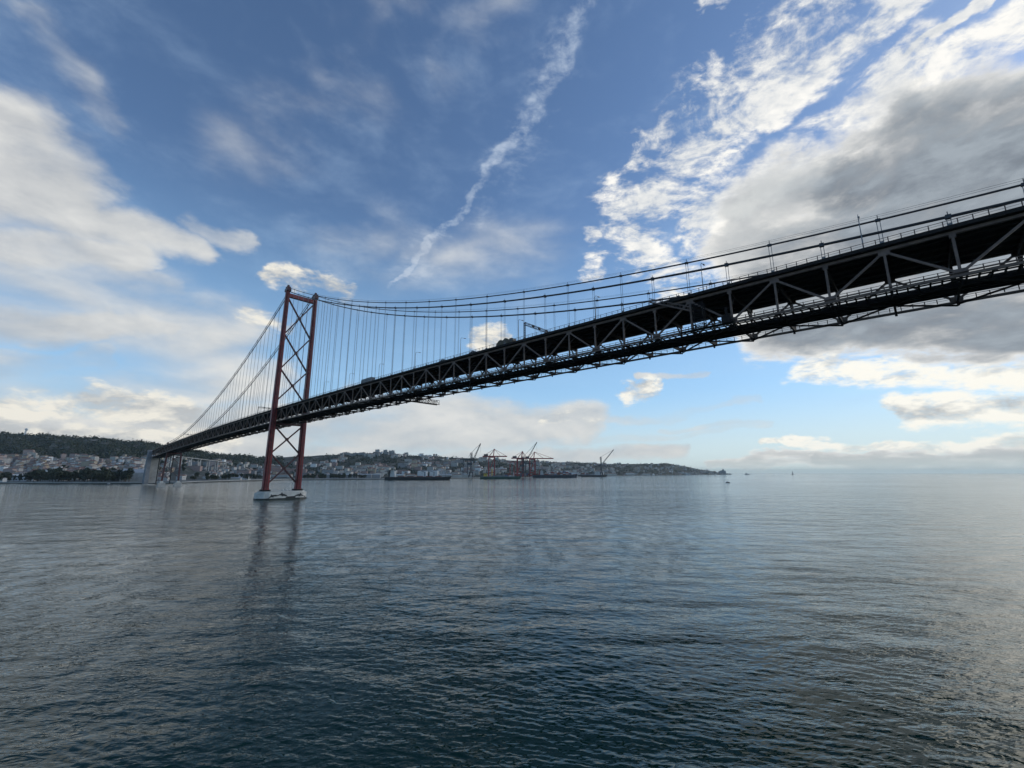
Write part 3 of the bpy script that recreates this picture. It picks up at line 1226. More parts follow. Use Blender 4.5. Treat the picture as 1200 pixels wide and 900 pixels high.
def bus(i):
    s = i * PAN
    z = ztop(s) + RD + .01
    base = B(s, 2.6, z)
    r = empty('bus', base, 0)
    tag(r, 'long slate coloured coach driving along the bridge deck toward the tower', 'bus')
    L, Wd = 13.5, 2.5
    b = MB()
    prof = [(-L / 2, .4), (L / 2 - .1, .4), (L / 2, 1.4), (L / 2 - .35, 3.2), (L / 2 - .7, 3.55), (-L / 2 + .3, 3.55), (-L / 2, 3.2)]
    n = len(prof)
    vs = [B(s + a, 2.6 - Wd / 2, z + h) for a, h in prof] + [B(s + a, 2.6 + Wd / 2, z + h) for a, h in prof]
    b.add(vs, [tuple(range(n)), tuple(range(n, 2 * n))[::-1]] + [(j, (j + 1) % n, n + (j + 1) % n, n + j) for j in range(n)], 'busgrey')
    b.build('body', r, base)
    for lat in (2.6 - Wd / 2 - .01, 2.6 + Wd / 2 + .01):
        for j in range(7):
            w = MB()
            a = -L / 2 + .7 + j * 1.75
            w.beam(B(s + a, lat, z + 2.35), B(s + a + 1.6, lat, z + 2.35), .03, 1.0, 'glass')
            w.build('window', r, base)
    w = MB()
    w.beam(B(s + L / 2 - .02, 2.6, z + 1.7), B(s + L / 2 - .28, 2.6, z + 3.1), .06, 2.2, 'glass', up=Nn)
    w.build('windscreen', r, base)
    for a in (-4.4, -3.2, 4.2):
        for lat in (2.6 - 1.08, 2.6 + 1.08):
            wheel(r, base, B(s + a, lat, z + .5), Nn)
    b = MB()
    b.beam(B(s - 3, 2.6, z + 3.7), B(s + 1, 2.6, z + 3.7), 1.6, .3, 'busgrey')
    b.build('air_conditioner', r, base)


bus(22.8)


def truck(i):
    s = i * PAN
    z = ztop(s) + RD + .01
    base = B(s, 2.8, z)
    r = empty('truck', base, 0)
    tag(r, 'olive lorry with lumpy covered load crossing the bridge deck by the sign gantry', 'truck')
    b = MB()
    b.beam(B(s - 5.2, 2.8, z + .95), B(s + 4.6, 2.8, z + .95), 2.2, .35, 'steel_dark')
    b.build('chassis', r, base)
    b = MB()
    prof = [(3.0, .7), (5.2, .7), (5.25, 1.7), (4.9, 2.9), (4.4, 3.1), (3.0, 3.1)]
    n = len(prof)
    vs = [B(s - a, 2.8 - 1.2, z + h) for a, h in prof] + [B(s - a, 2.8 + 1.2, z + h) for a, h in prof]
    b.add(vs, [tuple(range(n)), tuple(range(n, 2 * n))[::-1]] + [(j, (j + 1) % n, n + (j + 1) % n, n + j) for j in range(n)], 'olive')
    cab = b.build('cab', r, base)
    for lat in (2.8 - 1.22, 2.8 + 1.22):
        w = MB()
        w.beam(B(s - 3.3, lat, z + 2.3), B(s - 4.6, lat, z + 2.3), .03, .8, 'glass')
        w.build('window', cab, base)
    w = MB()
    w.beam(B(s - 5.26, 2.8, z + 1.8), B(s - 4.98, 2.8, z + 2.8), .06, 2.0, 'glass', up=Nn)
    w.build('windscreen', cab, base)
    b = MB()
    # tarpaulin humps over the load
    rows_ = 9
    vs, fs = [], []
    for j in range(rows_):
        a = -2.6 + j * 0.98
        hh = (2.5, 3.3, 3.9, 4.3, 3.7, 3.5, 4.1, 3.8, 2.9)[j]
        for kx in range(7):
            th = math.pi * kx / 6
            vs.append(B(s + a, 2.8 - 1.25 * math.cos(th), z + 1.14 + (hh - 1.14) * math.sin(th) ** .6))
    for j in range(rows_ - 1):
        for kx in range(6):
            fs.append((j * 7 + kx, (j + 1) * 7 + kx, (j + 1) * 7 + kx + 1, j * 7 + kx + 1))
    fs.append(tuple(range(7)))
    fs.append(tuple((rows_ - 1) * 7 + q for q in range(7))[::-1])
    b.add(vs, fs, 'olive')
    b.build('load', r, base)
    for a in (-4.0, 2.2, 3.5):
        for lat in (2.8 - 1.05, 2.8 + 1.05):
            wheel(r, base, B(s + a, lat, z + .5), Nn)


truck(12.15)


def car(i, lat, label):
    s = i * PAN
    z = ztop(s) + RD + .01
    base = B(s, lat, z)
    r = empty('car', base, 0)
    tag(r, label, 'car', 'cars on the bridge deck')
    prof = [(-2.1, .3), (2.1, .3), (2.15, .8), (1.2, .95), (.5, 1.5), (-1.0, 1.52), (-1.8, 1.0), (-2.15, .9)]
    n = len(prof)
    b = MB()
    vs = [B(s + a, lat - .85 + (.12 if h > 1.2 else 0), z + h) for a, h in prof] + [B(s + a, lat + .85 - (.12 if h > 1.2 else 0), z + h) for a, h in prof]
    b.add(vs, [tuple(range(n)), tuple(range(n, 2 * n))[::-1]] + [(j, (j + 1) % n, n + (j + 1) % n, n + j) for j in range(n)], 'carpaint')
    b.build('body', r, base)
    w = MB()
    w.beam(B(s - 1.1, lat, z + 1.22), B(s + .7, lat, z + 1.22), 1.64, .34, 'glass')
    w.build('window', r, base)
    for a in (-1.3, 1.3):
        for l2 in (lat - .8, lat + .8):
            wheel(r, base, B(s + a, l2, z + .32), Nn, .32, .2)


car(13.9, 1.0, 'black car on the deck following behind the olive truck')
car(15.9, 1.0, 'black car on the deck halfway between olive truck and slate bus')


# inspection gantries hung under and beside the deck
def under_gantry(i, lat0, lat1, label, drop=2.4):
    s = i * PAN
    zb = ztop(s) - DEP - 1.6
    base = B(s, lat0, zb - drop)
    r = empty('inspection_gantry', base, 0)
    tag(r, label, 'inspection gantry', 'travelling gantries under the bridge')
    b = MB()
    nb = max(6, int(abs(lat1 - lat0) / 2))
    for ds in (-1.3, 1.3):
        for z in (zb, zb - drop):
            b.beam(B(s + ds, lat0, z), B(s + ds, lat1, z), .22, .22, 'steel_dark')
        for j in range(nb):
            l0, l1 = lat0 + (lat1 - lat0) * j / nb, lat0 + (lat1 - lat0) * (j + 1) / nb
            b.beam(B(s + ds, l0, zb - drop * (j % 2)), B(s + ds, l1, zb - drop * ((j + 1) % 2)), .14, .16, 'steel_dark')
            b.beam(B(s + ds, l1, zb - .12), B(s + ds, l1, zb - drop + .12), .12, .12, 'steel_dark')
    b.build('frame', r, base)
    b = MB()
    b.beam(B(s, lat0, zb - drop + .16), B(s, lat1, zb - drop + .16), 2.3, .10, 'steel_dark')
    b.build('platform', r, base)
    b = MB()
    for ds in (-1.3, 1.3):
        for z in (.6, 1.15):
            b.beam(B(s + ds * 1.03, lat0, zb - drop + z + .2), B(s + ds * 1.03, lat1, zb - drop + z + .2), .06, .06, 'steel_dark')
    b.build('guard_rail', r, base)
    b = MB()
    for l in (1.5, TW - 1.5):
        b.beam(B(s, l, zb + .12), B(s, l, zb + 1.4), .5, .7, 'steel_dark')
    b.build('hanger_bracket', r, base)


under_gantry(19.0, -1.0, TW + 4.5, 'dark lattice inspection platform slung beneath the main span deck')
under_gantry(71.5, -1.0, TW + 7.0, 'dark inspection platform slung beneath the side span near the cable bent')


def access_gantry(i):
    s = i * PAN
    base = bot(i, -1.4)
    r = empty('access_gantry', base, 0)
    tag(r, 'dark steel access gantry with sloping ladder truss fixed to the side of the bridge truss', 'access gantry')
    zt0, zb0 = ztop(s) + 1.2, ztop(s) - DEP
    # sloping ladder
    b = MB()
    a0, a1 = B(s + 15.0, -1.7, zt0 + 1.0), B(s + 1.8, -1.7, zb0 + 5.6)
    for o in (-.55, .55):
        q = Nn * o
        b.beam(a0 + q, a1 + q, .18, .3, 'steel')
        b.beam(a0 + q + UP * 1.25, a1 + q + UP * 1.25, .12, .14, 'steel')
        for j in range(12):
            p = a0.lerp(a1, j / 11)
            b.beam(p + q, p + q + UP * 1.25, .09, .09, 'steel')
    for j in range(18):
        p = a0.lerp(a1, j / 17)
        b.beam(p - Nn * .5, p + Nn * .5, .3, .06, 'steel')
    b.build('ladder', r, base)
    b = MB()
    for (ds, l) in ((-1.6, -.9), (1.6, -.9), (-1.6, -2.5), (1.6, -2.5)):
        b.beam(B(s + ds, l, zb0 - .6), B(s + ds, l, zb0 + 7.6), .22, .22, 'steel_dark')
    for z in np.arange(-.4, 7.8, 1.3):
        for l in (-.9, -2.5):
            b.beam(B(s - 1.6, l, zb0 + z), B(s + 1.6, l, zb0 + z), .14, .14, 'steel_dark')
            b.beam(B(s - 1.6, l, zb0 + z), B(s + 1.6, l, zb0 + min(z + 1.3, 7.6)), .09, .1, 'steel_dark')
        for ds in (-1.6, 1.6):
            b.beam(B(s + ds, -.9, zb0 + z), B(s + ds, -2.5, zb0 + z), .12, .12, 'steel_dark')
    b.build('tower_frame', r, base)
    b = MB()
    b.beam(B(s - 9.5, -1.7, zb0 - .5), B(s + 6, -1.7, zb0 - .5), 1.8, .12, 'steel_dark')
    for l in (-.8, -2.6):
        b.beam(B(s - 9.5, l, zb0 + .6), B(s + 6, l, zb0 + .6), .07, .07, 'steel_dark')
        for j in range(9):
            b.beam(B(s - 9.4 + j * 1.9, l, zb0 - .5), B(s - 9.4 + j * 1.9, l, zb0 + .62), .07, .07, 'steel_dark')
    b.build('platform', r, base)
    b = MB()
    b.tube([B(s - 7.5, -1.2, zb0 - .4), B(s - 7.5, -1.2, zb0 + 4.4)], .4, 'steel_dark', 8)
    b.beam(B(s - 8.6, -1.3, zb0 + .9), B(s - 6.2, -1.3, zb0 + .9), 1.1, 2.2, 'steel_dark')
    b.build('winch', r, base)


access_gantry(4.75)

# ------------------------------------------------------------------ trees
def crown_mesh(name, w, h, n, m, seed, clumps=7, leaf=.9, base=.25):
    rg = random.Random(seed)
    mb = MB()
    cl = []
    for k in range(clumps):
        a = rg.random() * 6.28
        rr = rg.random() ** .6 * w * .30
        zz = h * (base + (1 - base) * (0.18 + .72 * rg.random()))
        cl.append((rr * math.cos(a), rr * math.sin(a), zz, w * rg.uniform(.17, .30)))
    for k in range(n):
        c = rg.choice(cl)
        v = Vector((rg.gauss(0, 1), rg.gauss(0, 1), rg.gauss(0, .8)))
        v = v.normalized() * c[3] * rg.random() ** .35
        p = Vector(c[:3]) + v
        q = leaf * rg.uniform(.6, 1.4)
        u = Vector((rg.gauss(0, 1), rg.gauss(0, 1), rg.gauss(0, 1))).normalized()
        s = u.orthogonal().normalized() * q
        t_ = u.cross(s).normalized() * q
        mb.add([p - s, p + t_ * .7, p + s, p - t_ * .7], [(0, 1, 2, 3)], m)
    return mb.mesh(name)


def trunk_mesh(name, h, r_, seed):
    rg = random.Random(seed)
    mb = MB()
    mb.tube([(0, 0, -1.0), (0, 0, h * .25), (rg.uniform(-.3, .3), rg.uniform(-.3, .3), h * .6)], [r_, r_ * .75, r_ * .4], 'bark', 6)
    for k in range(4):
        a = rg.random() * 6.28
        mb.tube([(0, 0, h * .25), (math.cos(a) * h * .2, math.sin(a) * h * .2, h * (.5 + .2 * rg.random()))], [r_ * .5, r_ * .2], 'bark', 5)
    return mb.mesh(name)


TV = [
    ('broadleaf_tree', crown_mesh('crown', 13, 13, 620, 'leaf', 1), trunk_mesh('trunk', 13, .45, 1)),
    ('broadleaf_tree', crown_mesh('crown', 16, 11, 620, 'leaf2', 2, 9), trunk_mesh('trunk', 11, .5, 2)),
    ('broadleaf_tree', crown_mesh('crown', 10, 15, 560, 'leaf', 3, 8), trunk_mesh('trunk', 15, .4, 3)),
    ('pine_tree', crown_mesh('crown', 12, 14, 520, 'leaf', 4, 6, 1.0, .5), trunk_mesh('trunk', 14, .4, 4)),
]


def plant_tree(u, t, k, sc, label, group):
    x, y, z = land_uv(u, t)
    if t < .1:
        z = 3.2
    nm, cm, tm = TV[k]
    r = empty(nm, (x, y, z), rng.random() * 6.28, label, 'tree', group)
    r.scale = (sc * rng.uniform(.85, 1.2), sc * rng.uniform(.85, 1.2), sc)
    for n, me_ in (('crown', cm), ('trunk', tm)):
        o = bpy.data.objects.new(n, me_)
        COL.objects.link(o)
        o.parent = r
    return r


for n in range(120):
    u = rng.uniform(-60, 152)
    if 8 < u < 30 and rng.random() < .6:
        continue
    plant_tree(u, rng.uniform(.012, .095), rng.choice((0, 0, 1, 2)), rng.uniform(1.0, 2.0) if 30 < u < 160 else rng.uniform(.8, 1.5), 'dark leafy tree in the waterfront belt below the hillside houses', 'trees along the near waterfront')
for n in range(34):
    plant_tree(rng.uniform(222, 306), rng.uniform(.02, .09), rng.choice((0, 1, 2, 3)), rng.uniform(.7, 1.3), 'dark leafy tree on the shore between bent and red tower', 'trees between the cable bent and the tower')
for n in range(52):
    plant_tree(rng.uniform(356, 428), rng.uniform(.01, .07), rng.choice((0, 1, 2)), rng.uniform(.75, 1.15), 'dark leafy tree in the low belt behind the riverside quay', 'trees on the quay behind the tower')
for n in range(46):
    plant_tree(rng.uniform(30, 420), rng.uniform(.18, .6), rng.choice((0, 1, 2, 3)), rng.uniform(.8, 1.3), 'dark leafy tree standing among houses on the hillside', 'trees among the hillside houses')

def built_up(u, t):
    v = math.sin(u * .071 + 1.3) * math.sin(t * 11 + u * .023) + .6 * math.sin(u * .19 - t * 6) + .35 * math.sin(u * .047 + 4 * t)
    if 385 < u < 470 and t > .52:
        v -= .75
    return v


# the wood on the hill reads as one mass
wd = MB()
rg = random.Random(11)
NW = 5200
for n in range(NW):
    u = rg.uniform(-250, 330)
    lo = .50 if u < 165 else .62
    t_ = lo + (1.02 - lo) * rg.random()
    x, y, z = land_uv(u, t_)
    r_ = rg.uniform(5, 10)
    for k in range(7):
        p = Vector((x, y, z + r_ * .35)) + Vector((rg.gauss(0, .5), rg.gauss(0, .5), rg.gauss(.2, .42))) * r_
        q = r_ * rg.uniform(.3, .6)
        uu = Vector((rg.gauss(0, 1), rg.gauss(0, 1), rg.gauss(.4, 1))).normalized()
        s_ = uu.orthogonal().normalized() * q
        t2 = uu.cross(s_).normalized() * q
        wd.add([p - s_, p + t2 * .8, p + s_, p - t2 * .8], [(0, 1, 2, 3)], 'leaf' if k % 3 else 'leaf2')
for n in range(3600):
    u = rg.uniform(330, 850)
    t_ = rg.uniform(.15, 1.01)
    if built_up(u, t_) > .25:
        continue
    x, y, z = land_uv(u, t_)
    r_ = rg.uniform(5, 9)
    for k in range(6):
        p = Vector((x, y, z + r_ * .3)) + Vector((rg.gauss(0, .6), rg.gauss(0, .6), rg.gauss(.2, .35))) * r_
        q = r_ * rg.uniform(.3, .6)
        uu = Vector((rg.gauss(0, 1), rg.gauss(0, 1), rg.gauss(.4, 1))).normalized()
        s_ = uu.orthogonal().normalized() * q
        t2 = uu.cross(s_).normalized() * q
        wd.add([p - s_, p + t2 * .8, p + s_, p - t2 * .8], [(0, 1, 2, 3)], 'leaf')
tag(wd.build('woodland'), kind='stuff')

# ------------------------------------------------------------------ houses
HK = [('houses', 'tile', 'small white house with terracotta roof in the crowded hillside town'),
      ('houseg', 'tilegrey', 'small grey house with dull grey roof in the crowded hillside town'),
      ('houseo', 'tile', 'small ochre house with terracotta roof in the crowded hillside town'),
      ('housep', 'tile', 'small pink house with terracotta roof in the crowded hillside town'),
      ('houses', 'tilegrey', 'small white house with dull grey roof in the crowded hillside town')]
HM = {}
for ki, (wmn, rmn, lb) in enumerate(HK):
    for sz, (L, Wd, Hh) in enumerate(((11, 9, 6.5), (14, 9, 8), (10, 9, 10.5))):
        b = MB()
        b.box((0, 0, Hh / 2 - 2), (L, Wd, Hh + 4), wmn)
        rb = MB()
        rb.gable((0, 0, Hh + .01), (L, Wd), 2.6, rmn, hip=2.5 if sz != 1 else 0.0)
        if sz == 1:
            rb.box((2.5, .8, Hh + 2.2), (.9, .9, 2.4), rmn)
        HM[ki, sz] = (b.mesh('house'), rb.mesh('roof'))


def place_house(u, t, n, sc=1.0):
    ki = rng.choices(range(5), (5, 2, 1.4, 1.0, 2))[0]
    sz = rng.randrange(3)
    x, y, z = land_uv(u, t)
    o = bpy.data.objects.new('house', HM[ki, sz][0])
    COL.objects.link(o)
    o.location = (x, y, z)
    o.rotation_euler = (0, 0, rng.uniform(-.5, .5) + (math.pi / 2 if rng.random() < .4 else 0))
    o.scale = (sc, sc, sc)
    tag(o, HK[ki][2], 'house', 'houses of the hillside town')
    rr = bpy.data.objects.new('roof', HM[ki, sz][1])
    COL.objects.link(rr)
    rr.parent = o


spots = []
tries = 0
while len(spots) < 760 and tries < 60000:
    tries += 1
    u = rng.uniform(-40, 850)
    if u < 165:
        t_ = rng.uniform(.10, .50)
        if rng.random() > (1.0 if t_ < .42 else .4): continue
    elif u < 380:
        t_ = rng.uniform(.10, .62)
    elif u < 560:
        t_ = rng.uniform(.11, .97)
    else:
        t_ = rng.uniform(.05, .98)
    if u > 200 and built_up(u, t_) < -.15:
        continue
    x, y, z = land_uv(u, t_)
    if any(abs(x - a) < 13 and abs(y - c) < 15 for a, c, _, _ in spots):
        continue
    spots.append((x, y, u, t_))
spots.sort(key=lambda q: math.hypot(q[0], q[1]))
for x, y, u, t_ in spots[:290]:
    place_house(u, t_, 0, rng.uniform(.9, 1.25))
tb = MB()


def stuff_house(x, y, z, sc, ki):
    L, Wd, Hh = rng.choice(((11, 9, 7), (14, 9, 9), (10, 10, 13), (22, 11, 12)))
    L, Wd, Hh = L * sc, Wd * sc, Hh * sc
    rz = rng.uniform(-.5, .5)
    wmn = rng.choice(('offwhite', 'white', 'greyplaster', 'offwhite', 'ochre', 'pink'))
    tb.box((x, y, z + Hh / 2 - 2), (L, Wd, Hh + 4), wmn, rz)
    tb.gable((x, y, z + Hh + .01), (L, Wd), 2.4 * sc, rng.choice(('tile', 'tilegrey', 'tile')), rz=rz, hip=2)


for x, y, u, t_ in spots[290:]:
    stuff_house(x, y, land_uv(u, t_)[2], rng.uniform(.9, 1.3), 0)
for n in range(900):
    u = rng.uniform(395, 846)
    t_ = rng.uniform(.03, 1.0) if u > 560 else rng.uniform(.12, 1.0)
    if built_up(u, t_) < -.05:
        continue
    x, y, z = land_uv(u, t_)
    stuff_house(x, y, z, rng.uniform(.9, 1.4), 0)
for n in range(420):
    u = rng.uniform(-60, 165)
    t_ = rng.uniform(.12, .46)
    x, y, z = land_uv(u, t_)
    stuff_house(x, y, z, rng.uniform(.8, 1.1), 0)
tag(tb.build('hillside_town'), kind='stuff')


# apartment blocks
def block(u, t, L, Wd, Hh, m, rz, label, group='apartment blocks on the ridge', roofm='tilegrey', name='apartment_block'):
    x, y, z = land_uv(u, t)
    r = empty(name, (x, y, z), rz, label, 'building', group)
    b = MB()
    b.box((0, 0, Hh / 2 - 2), (L, Wd, Hh + 4), m)
    b.build('wall', r)
    b = MB()
    b.box((0, 0, Hh + .4), (L + .6, Wd + .6, .78), roofm)
    b.box((L * .15, 0, Hh + 2.0), (L * .22, Wd * .4, 2.4), roofm)
    b.build('roof', r)
    return r


for n in range(16):
    u = 398 + n * 4.1 + rng.uniform(-1, 1)
    if u in (): continue
    block(u, rng.uniform(.93, .99), rng.uniform(18, 30), 12, rng.uniform(11, 17), rng.choice(('block', 'block2')), rng.uniform(-.3, .3), 'pale low apartment block on the wooded ridge behind the port')
for u, w, h in ((440.5, 24, 27), (450, 22, 24), (457.5, 34, 23), (475, 22, 19)):
    block(u, .99, w, 14, h, 'block', 0.05, {440.5: 'tallest boxy pale tower block on the ridge above the port', 450: 'slim tower block second tallest on the ridge above the port',
          457.5: 'wide slab tower block beside the slim one on the ridge above the port', 475: 'short lone tower block apart from the others on the ridge above the port'}[u], 'tower blocks on the ridge')
for n in range(34):
    u = rng.uniform(380, 560)
    block(u, rng.uniform(.2, .55 if u < 470 else .75), rng.uniform(20, 42), 13, rng.uniform(11, 20), rng.choice(('block', 'block2', 'block3')), rng.uniform(-.25, .25),
          'multi storey apartment block midway up the slope behind the port', 'apartment blocks midway up the slope')
for n in range(24):
    u = rng.uniform(225, 380)
    block(u, rng.uniform(.14, .5), rng.uniform(20, 45), 13, rng.uniform(9, 16), rng.choice(('block', 'block2', 'block3')), rng.uniform(-.25, .25),
          'multi storey apartment block on the slope seen behind the red tower', 'apartment blocks behind the tower')


# single buildings of the waterfront
def shed(name, u, t, L, Wd, Hh, wallm, roofm, rz, label, rise=3.0, cat='building', windows=0, group=None):
    x, y, z = land_uv(u, t)
    if t < .1: z = 3.2
    r = empty(name, (x, y, z), rz, label, cat, group)
    b = MB()
    b.box((0, 0, Hh / 2 - 1), (L, Wd, Hh + 2), wallm)
    b.build('wall', r)
    b = MB()
    b.gable((0, 0, Hh + .01), (L, Wd), rise, roofm, over=.5)
    b.build('roof', r)
    for fl in range(windows):
        zz = Hh * (fl + .55) / windows
        n = max(3, int(L / 6))
        for j in range(n):
            w = MB()
            w.box((-L / 2 + (j + .5) * L / n, -Wd / 2 - .04, zz), (L / n * .62, .16, Hh / windows * .42), 'glass')
            w.build('window', r)
    return r


shed('long_hall', 21, .10, 58, 22, 13, 'white', 'white', .05, 'long white hall with two dark window strips among the waterfront trees', 2.0, windows=2)
shed('warehouse', 64, .09, 50, 24, 11, 'greyplaster', 'metalroof', -.1, 'dark walled warehouse with pale roof behind the waterfront trees', 4)
shed('warehouse', 122, .075, 38, 20, 24, 'concrete_blue', 'tilegrey', .1, 'tall grey concrete warehouse behind trees nearest the anchor pier', 2)
shed('warehouse', 138, .07, 30, 22, 24, 'tilegrey', 'tilegrey', .0, 'tall brown warehouse beside the tall grey concrete warehouse', 2)
shed('warehouse', 157, .06, 44, 26, 19, 'concrete', 'metalroof', .3, 'pale shed with broad light roof just before the anchor pier', 8)
shed('boat_shed', 2, .015, 10, 8, 7, 'white', 'metalroof', 0, 'tiny bright white shed at the water edge below the trees', 1.5)
shed('warehouse', 283, .05, 40, 18, 8, 'white', 'metalroof', .2, 'low white waterfront warehouse between bent and red tower', 3)
shed('boat_shed', 276, .012, 26, 9, 5, 'offwhite', 'metalroof', .2, 'small cream boat shed on the quay between bent and tower', 2)
shed('terrace', 338, .26, 130, 16, 12, 'block3', 'tile', .1, 'very long pinkish terrace with tiled roof framed by the tower legs', 3)
shed('terrace', 325, .16, 95, 14, 9, 'block', 'tile', .1, 'long cream terrace low on the slope framed by the tower legs', 3)
for n, (u, L) in enumerate(((392, 60), (408, 70), (424, 70), (438, 48))):
    shed('warehouse', u, .10, L, 24, 13, 'block2', 'metalroof', .12, ['pale grey riverside warehouse first from the tower', 'pale grey riverside warehouse second from the tower', 'pale grey riverside warehouse third from the tower', 'pale grey riverside warehouse fourth from the tower'][n] + ', above the tree belt', 2.5, windows=0, group='warehouses above the tree belt')
shed('white_church', 448, .33, 44, 20, 16, 'offwhite', 'tile', .1, 'large cream church like hall with tiled roof above the black ship', 5)
shed('grain_store', 495, .06, 34, 26, 24, 'c_white', 'metalroof', .0, 'tall white grain store nearer the black ship bridge behind it', 2)
shed('grain_store', 508.5, .06, 30, 26, 25, 'c_white', 'metalroof', .0, 'tall white grain store farther from the black ship bridge', 2)
for n, u in enumerate((466, 480, 522, 534, 546)):
    shed('warehouse', u, .05, 46, 24, 12, rng.choice(('greyplaster', 'offwhite', 'block2')), rng.choice(('metalroof', 'tile')), .1,
         ['dockside shed behind the white ship superstructure', 'dockside shed behind the middle of the black ship', 'dockside shed just beyond the grain stores', 'dockside shed beside the first jib crane', 'dockside shed under the first jib crane boom'][n], 3)
for n, u in enumerate((716, 738, 757)):
    shed('warehouse', u, .03, 70, 30, 14, 'offwhite', rng.choice(('metalroof', 'tile')), .1, ['distant cream shed right beyond the last jib crane', 'distant cream shed midway along the far shore', 'distant cream shed where the far shore thins out'][n], 4)

# white mast with a dish on the ridge
x, y, z = land_uv(18, 1.0)
r = empty('radio_mast', (x, y, z), 0, 'small bright white mast with curved top on the wooded ridge', 'mast')
b = MB(); b.tube([(0, 0, -4), (0, 0, 16), (2, 0, 28)], [5.0, 4.0, 3.0], 'white', 10); b.build('pole', r)
b = MB(); b.tube([(-6, 0, 29), (0, 0, 33), (6, 0, 31), (8, 0, 24)], [2.6, 3.6, 3.6, 2.4], 'white', 10); b.build('dish', r)

# approach viaduct running inland behind the bent
P0, P1 = at(192, 1420), at(264, 1640)
Z0, Z1 = height_for(533.5, 1420), height_for(542, 1640)
O_ = (P0 + P1) / 2
r = empty('viaduct', O_, 0, 'white concrete viaduct on portal frames behind the cable bent', 'viaduct')
b = MB()
b.beam((P0.x, P0.y, Z0), (P1.x, P1.y, Z1), 14, 2.2, 'concrete')
b.build('deck', r, O_)
dv = (P1 - P0).normalized()
nv = Vector((-dv.y, dv.x, 0))
for k in range(7):
    q = (k + .3) / 6.6
    p = P0.lerp(P1, q)
    zz = Z0 + (Z1 - Z0) * q - 1.15
    b = MB()
    for s_ in (-5, 5):
        b.beam(p + nv * s_ + UP * 2, p + nv * s_ + UP * (zz - 2.05), 2.4, 2.4, 'concrete', up=dv)
    b.beam(p - nv * 7.5 + UP * (zz - 1), p + nv * 7.5 + UP * (zz - 1), 2.8, 2.0, 'concrete')
    b.build('portal_frame', r, O_)


# ------------------------------------------------------------------ ships
def hull_mesh(L, Bm, dep, m, rake=.08, band=None):
    """ship hull along local x, bow at +x, waterline z=0"""
    mb = MB()
    secs = 15
    vs, fs = [], []
    for j in range(secs):
        q = j / (secs - 1)
        x = -L / 2 + q * L
        w = Bm / 2 * (min(1, (.62 + q * 2.6)) if q < .15 else (1 if q < .78 else max(.02, 1 - ((q - .78) / .22) ** 2.0)))
        sh = dep * (1 + .22 * max(0, (q - .8) / .2) ** 2)
        xr = x + (rake * L * .5 * max(0, (q - .85) / .15))
        for zz, ww, xx in ((-1.5, .86, x), (0.0, .93, x), (sh * .5, 1.0, (x + xr) / 2), (sh, 1.0, xr)):
            vs.append((xx, -w * ww, zz))
        for zz, ww, xx in ((sh, 1.0, xr), (sh * .5, 1.0, (x + xr) / 2), (0.0, .93, x), (-1.5, .86, x)):
            vs.append((xx, w * ww, zz))
    for j in range(secs - 1):
        for n in range(8):
            fs.append((j * 8 + n, (j + 1) * 8 + n, (j + 1) * 8 + (n + 1) % 8, j * 8 + (n + 1) % 8))
    fs.append(tuple(range(8))[::-1])
    fs.append(tuple((secs - 1) * 8 + n for n in range(8)))
    mb.add(vs, fs, m)
    return mb


def ship(name, u, Y, rz, L, Bm, dep, hullm, label, deckm='deck_red', house=None, cat='ship'):
    p = at(u, Y, 0)
    r = empty(name, (p.x, p.y, 0), rz, label, cat)
    hull_mesh(L, Bm, dep, hullm).build('hull', r)
    b = MB()
    b.box((-.04 * L, 0, dep + .1), (L * .80, Bm * .86, .5), deckm)
    b.build('deck', r)
    return r


def superstructure(r, x, Bm, z, tiers, m='white', ln=16, funnel='black'):
    b = MB()
    for k in range(tiers):
        b.box((x, 0, z + 1.45 + k * 2.9), (ln - k * .8, Bm * (.82 if k < tiers - 1 else 1.0), 2.86), m)
    s_ = b.build('superstructure', r)
    for k in range(tiers):
        w = MB()
        w.box((x, 0, z + 1.8 + k * 2.9), (ln - k * .8 + .12, Bm * (.82 if k < tiers - 1 else 1.0) + .12, .75), 'glass')
        w.build('window', s_)
    b = MB()
    zt = z + tiers * 2.9
    b.prism([(x - ln * .75 - 2.5, -2), (x - ln * .75 + 2.5, -2), (x - ln * .75 + 2.5, 2), (x - ln * .75 - 2.5, 2)], z, zt + 4, funnel, .8)
    b.build('funnel', r)
    b = MB()
    b.tube([(x, 0, zt), (x, 0, zt + 8)], .3, m, 6)
    b.beam((x, -3, zt + 5), (x, 3, zt + 5), .25, .25, m)
    b.build('mast', r)


r = ship('bulk_carrier', 489, 1395, .06, 200, 27, 9.5, 'hull_black', 'long black bulk carrier with white superstructure moored below the grain stores')
superstructure(r, -76, 24, 9.8, 6, 'white', 15, 'black')
for k in range(5):
    x = -50 + k * 29
    b = MB(); b.box((x, 0, 11.1), (20, 17, 2.0), 'deck_red'); b.build('hatch_cover', r)
    if k < 4:
        b = MB()
        b.tube([(x + 14.5, 0, 10), (x + 14.5, 0, 25)], 1.0, 'crane_dark', 8)
        b.beam((x + 14.5, 0, 24), (x + 2, 0, 22 + 6), .9, 1.1, 'crane_dark')
        b.build('deck_crane', r)
b = MB(); b.tube([(88, 0, 10), (88, 0, 22)], .4, 'crane_dark', 6); b.build('foremast', r)

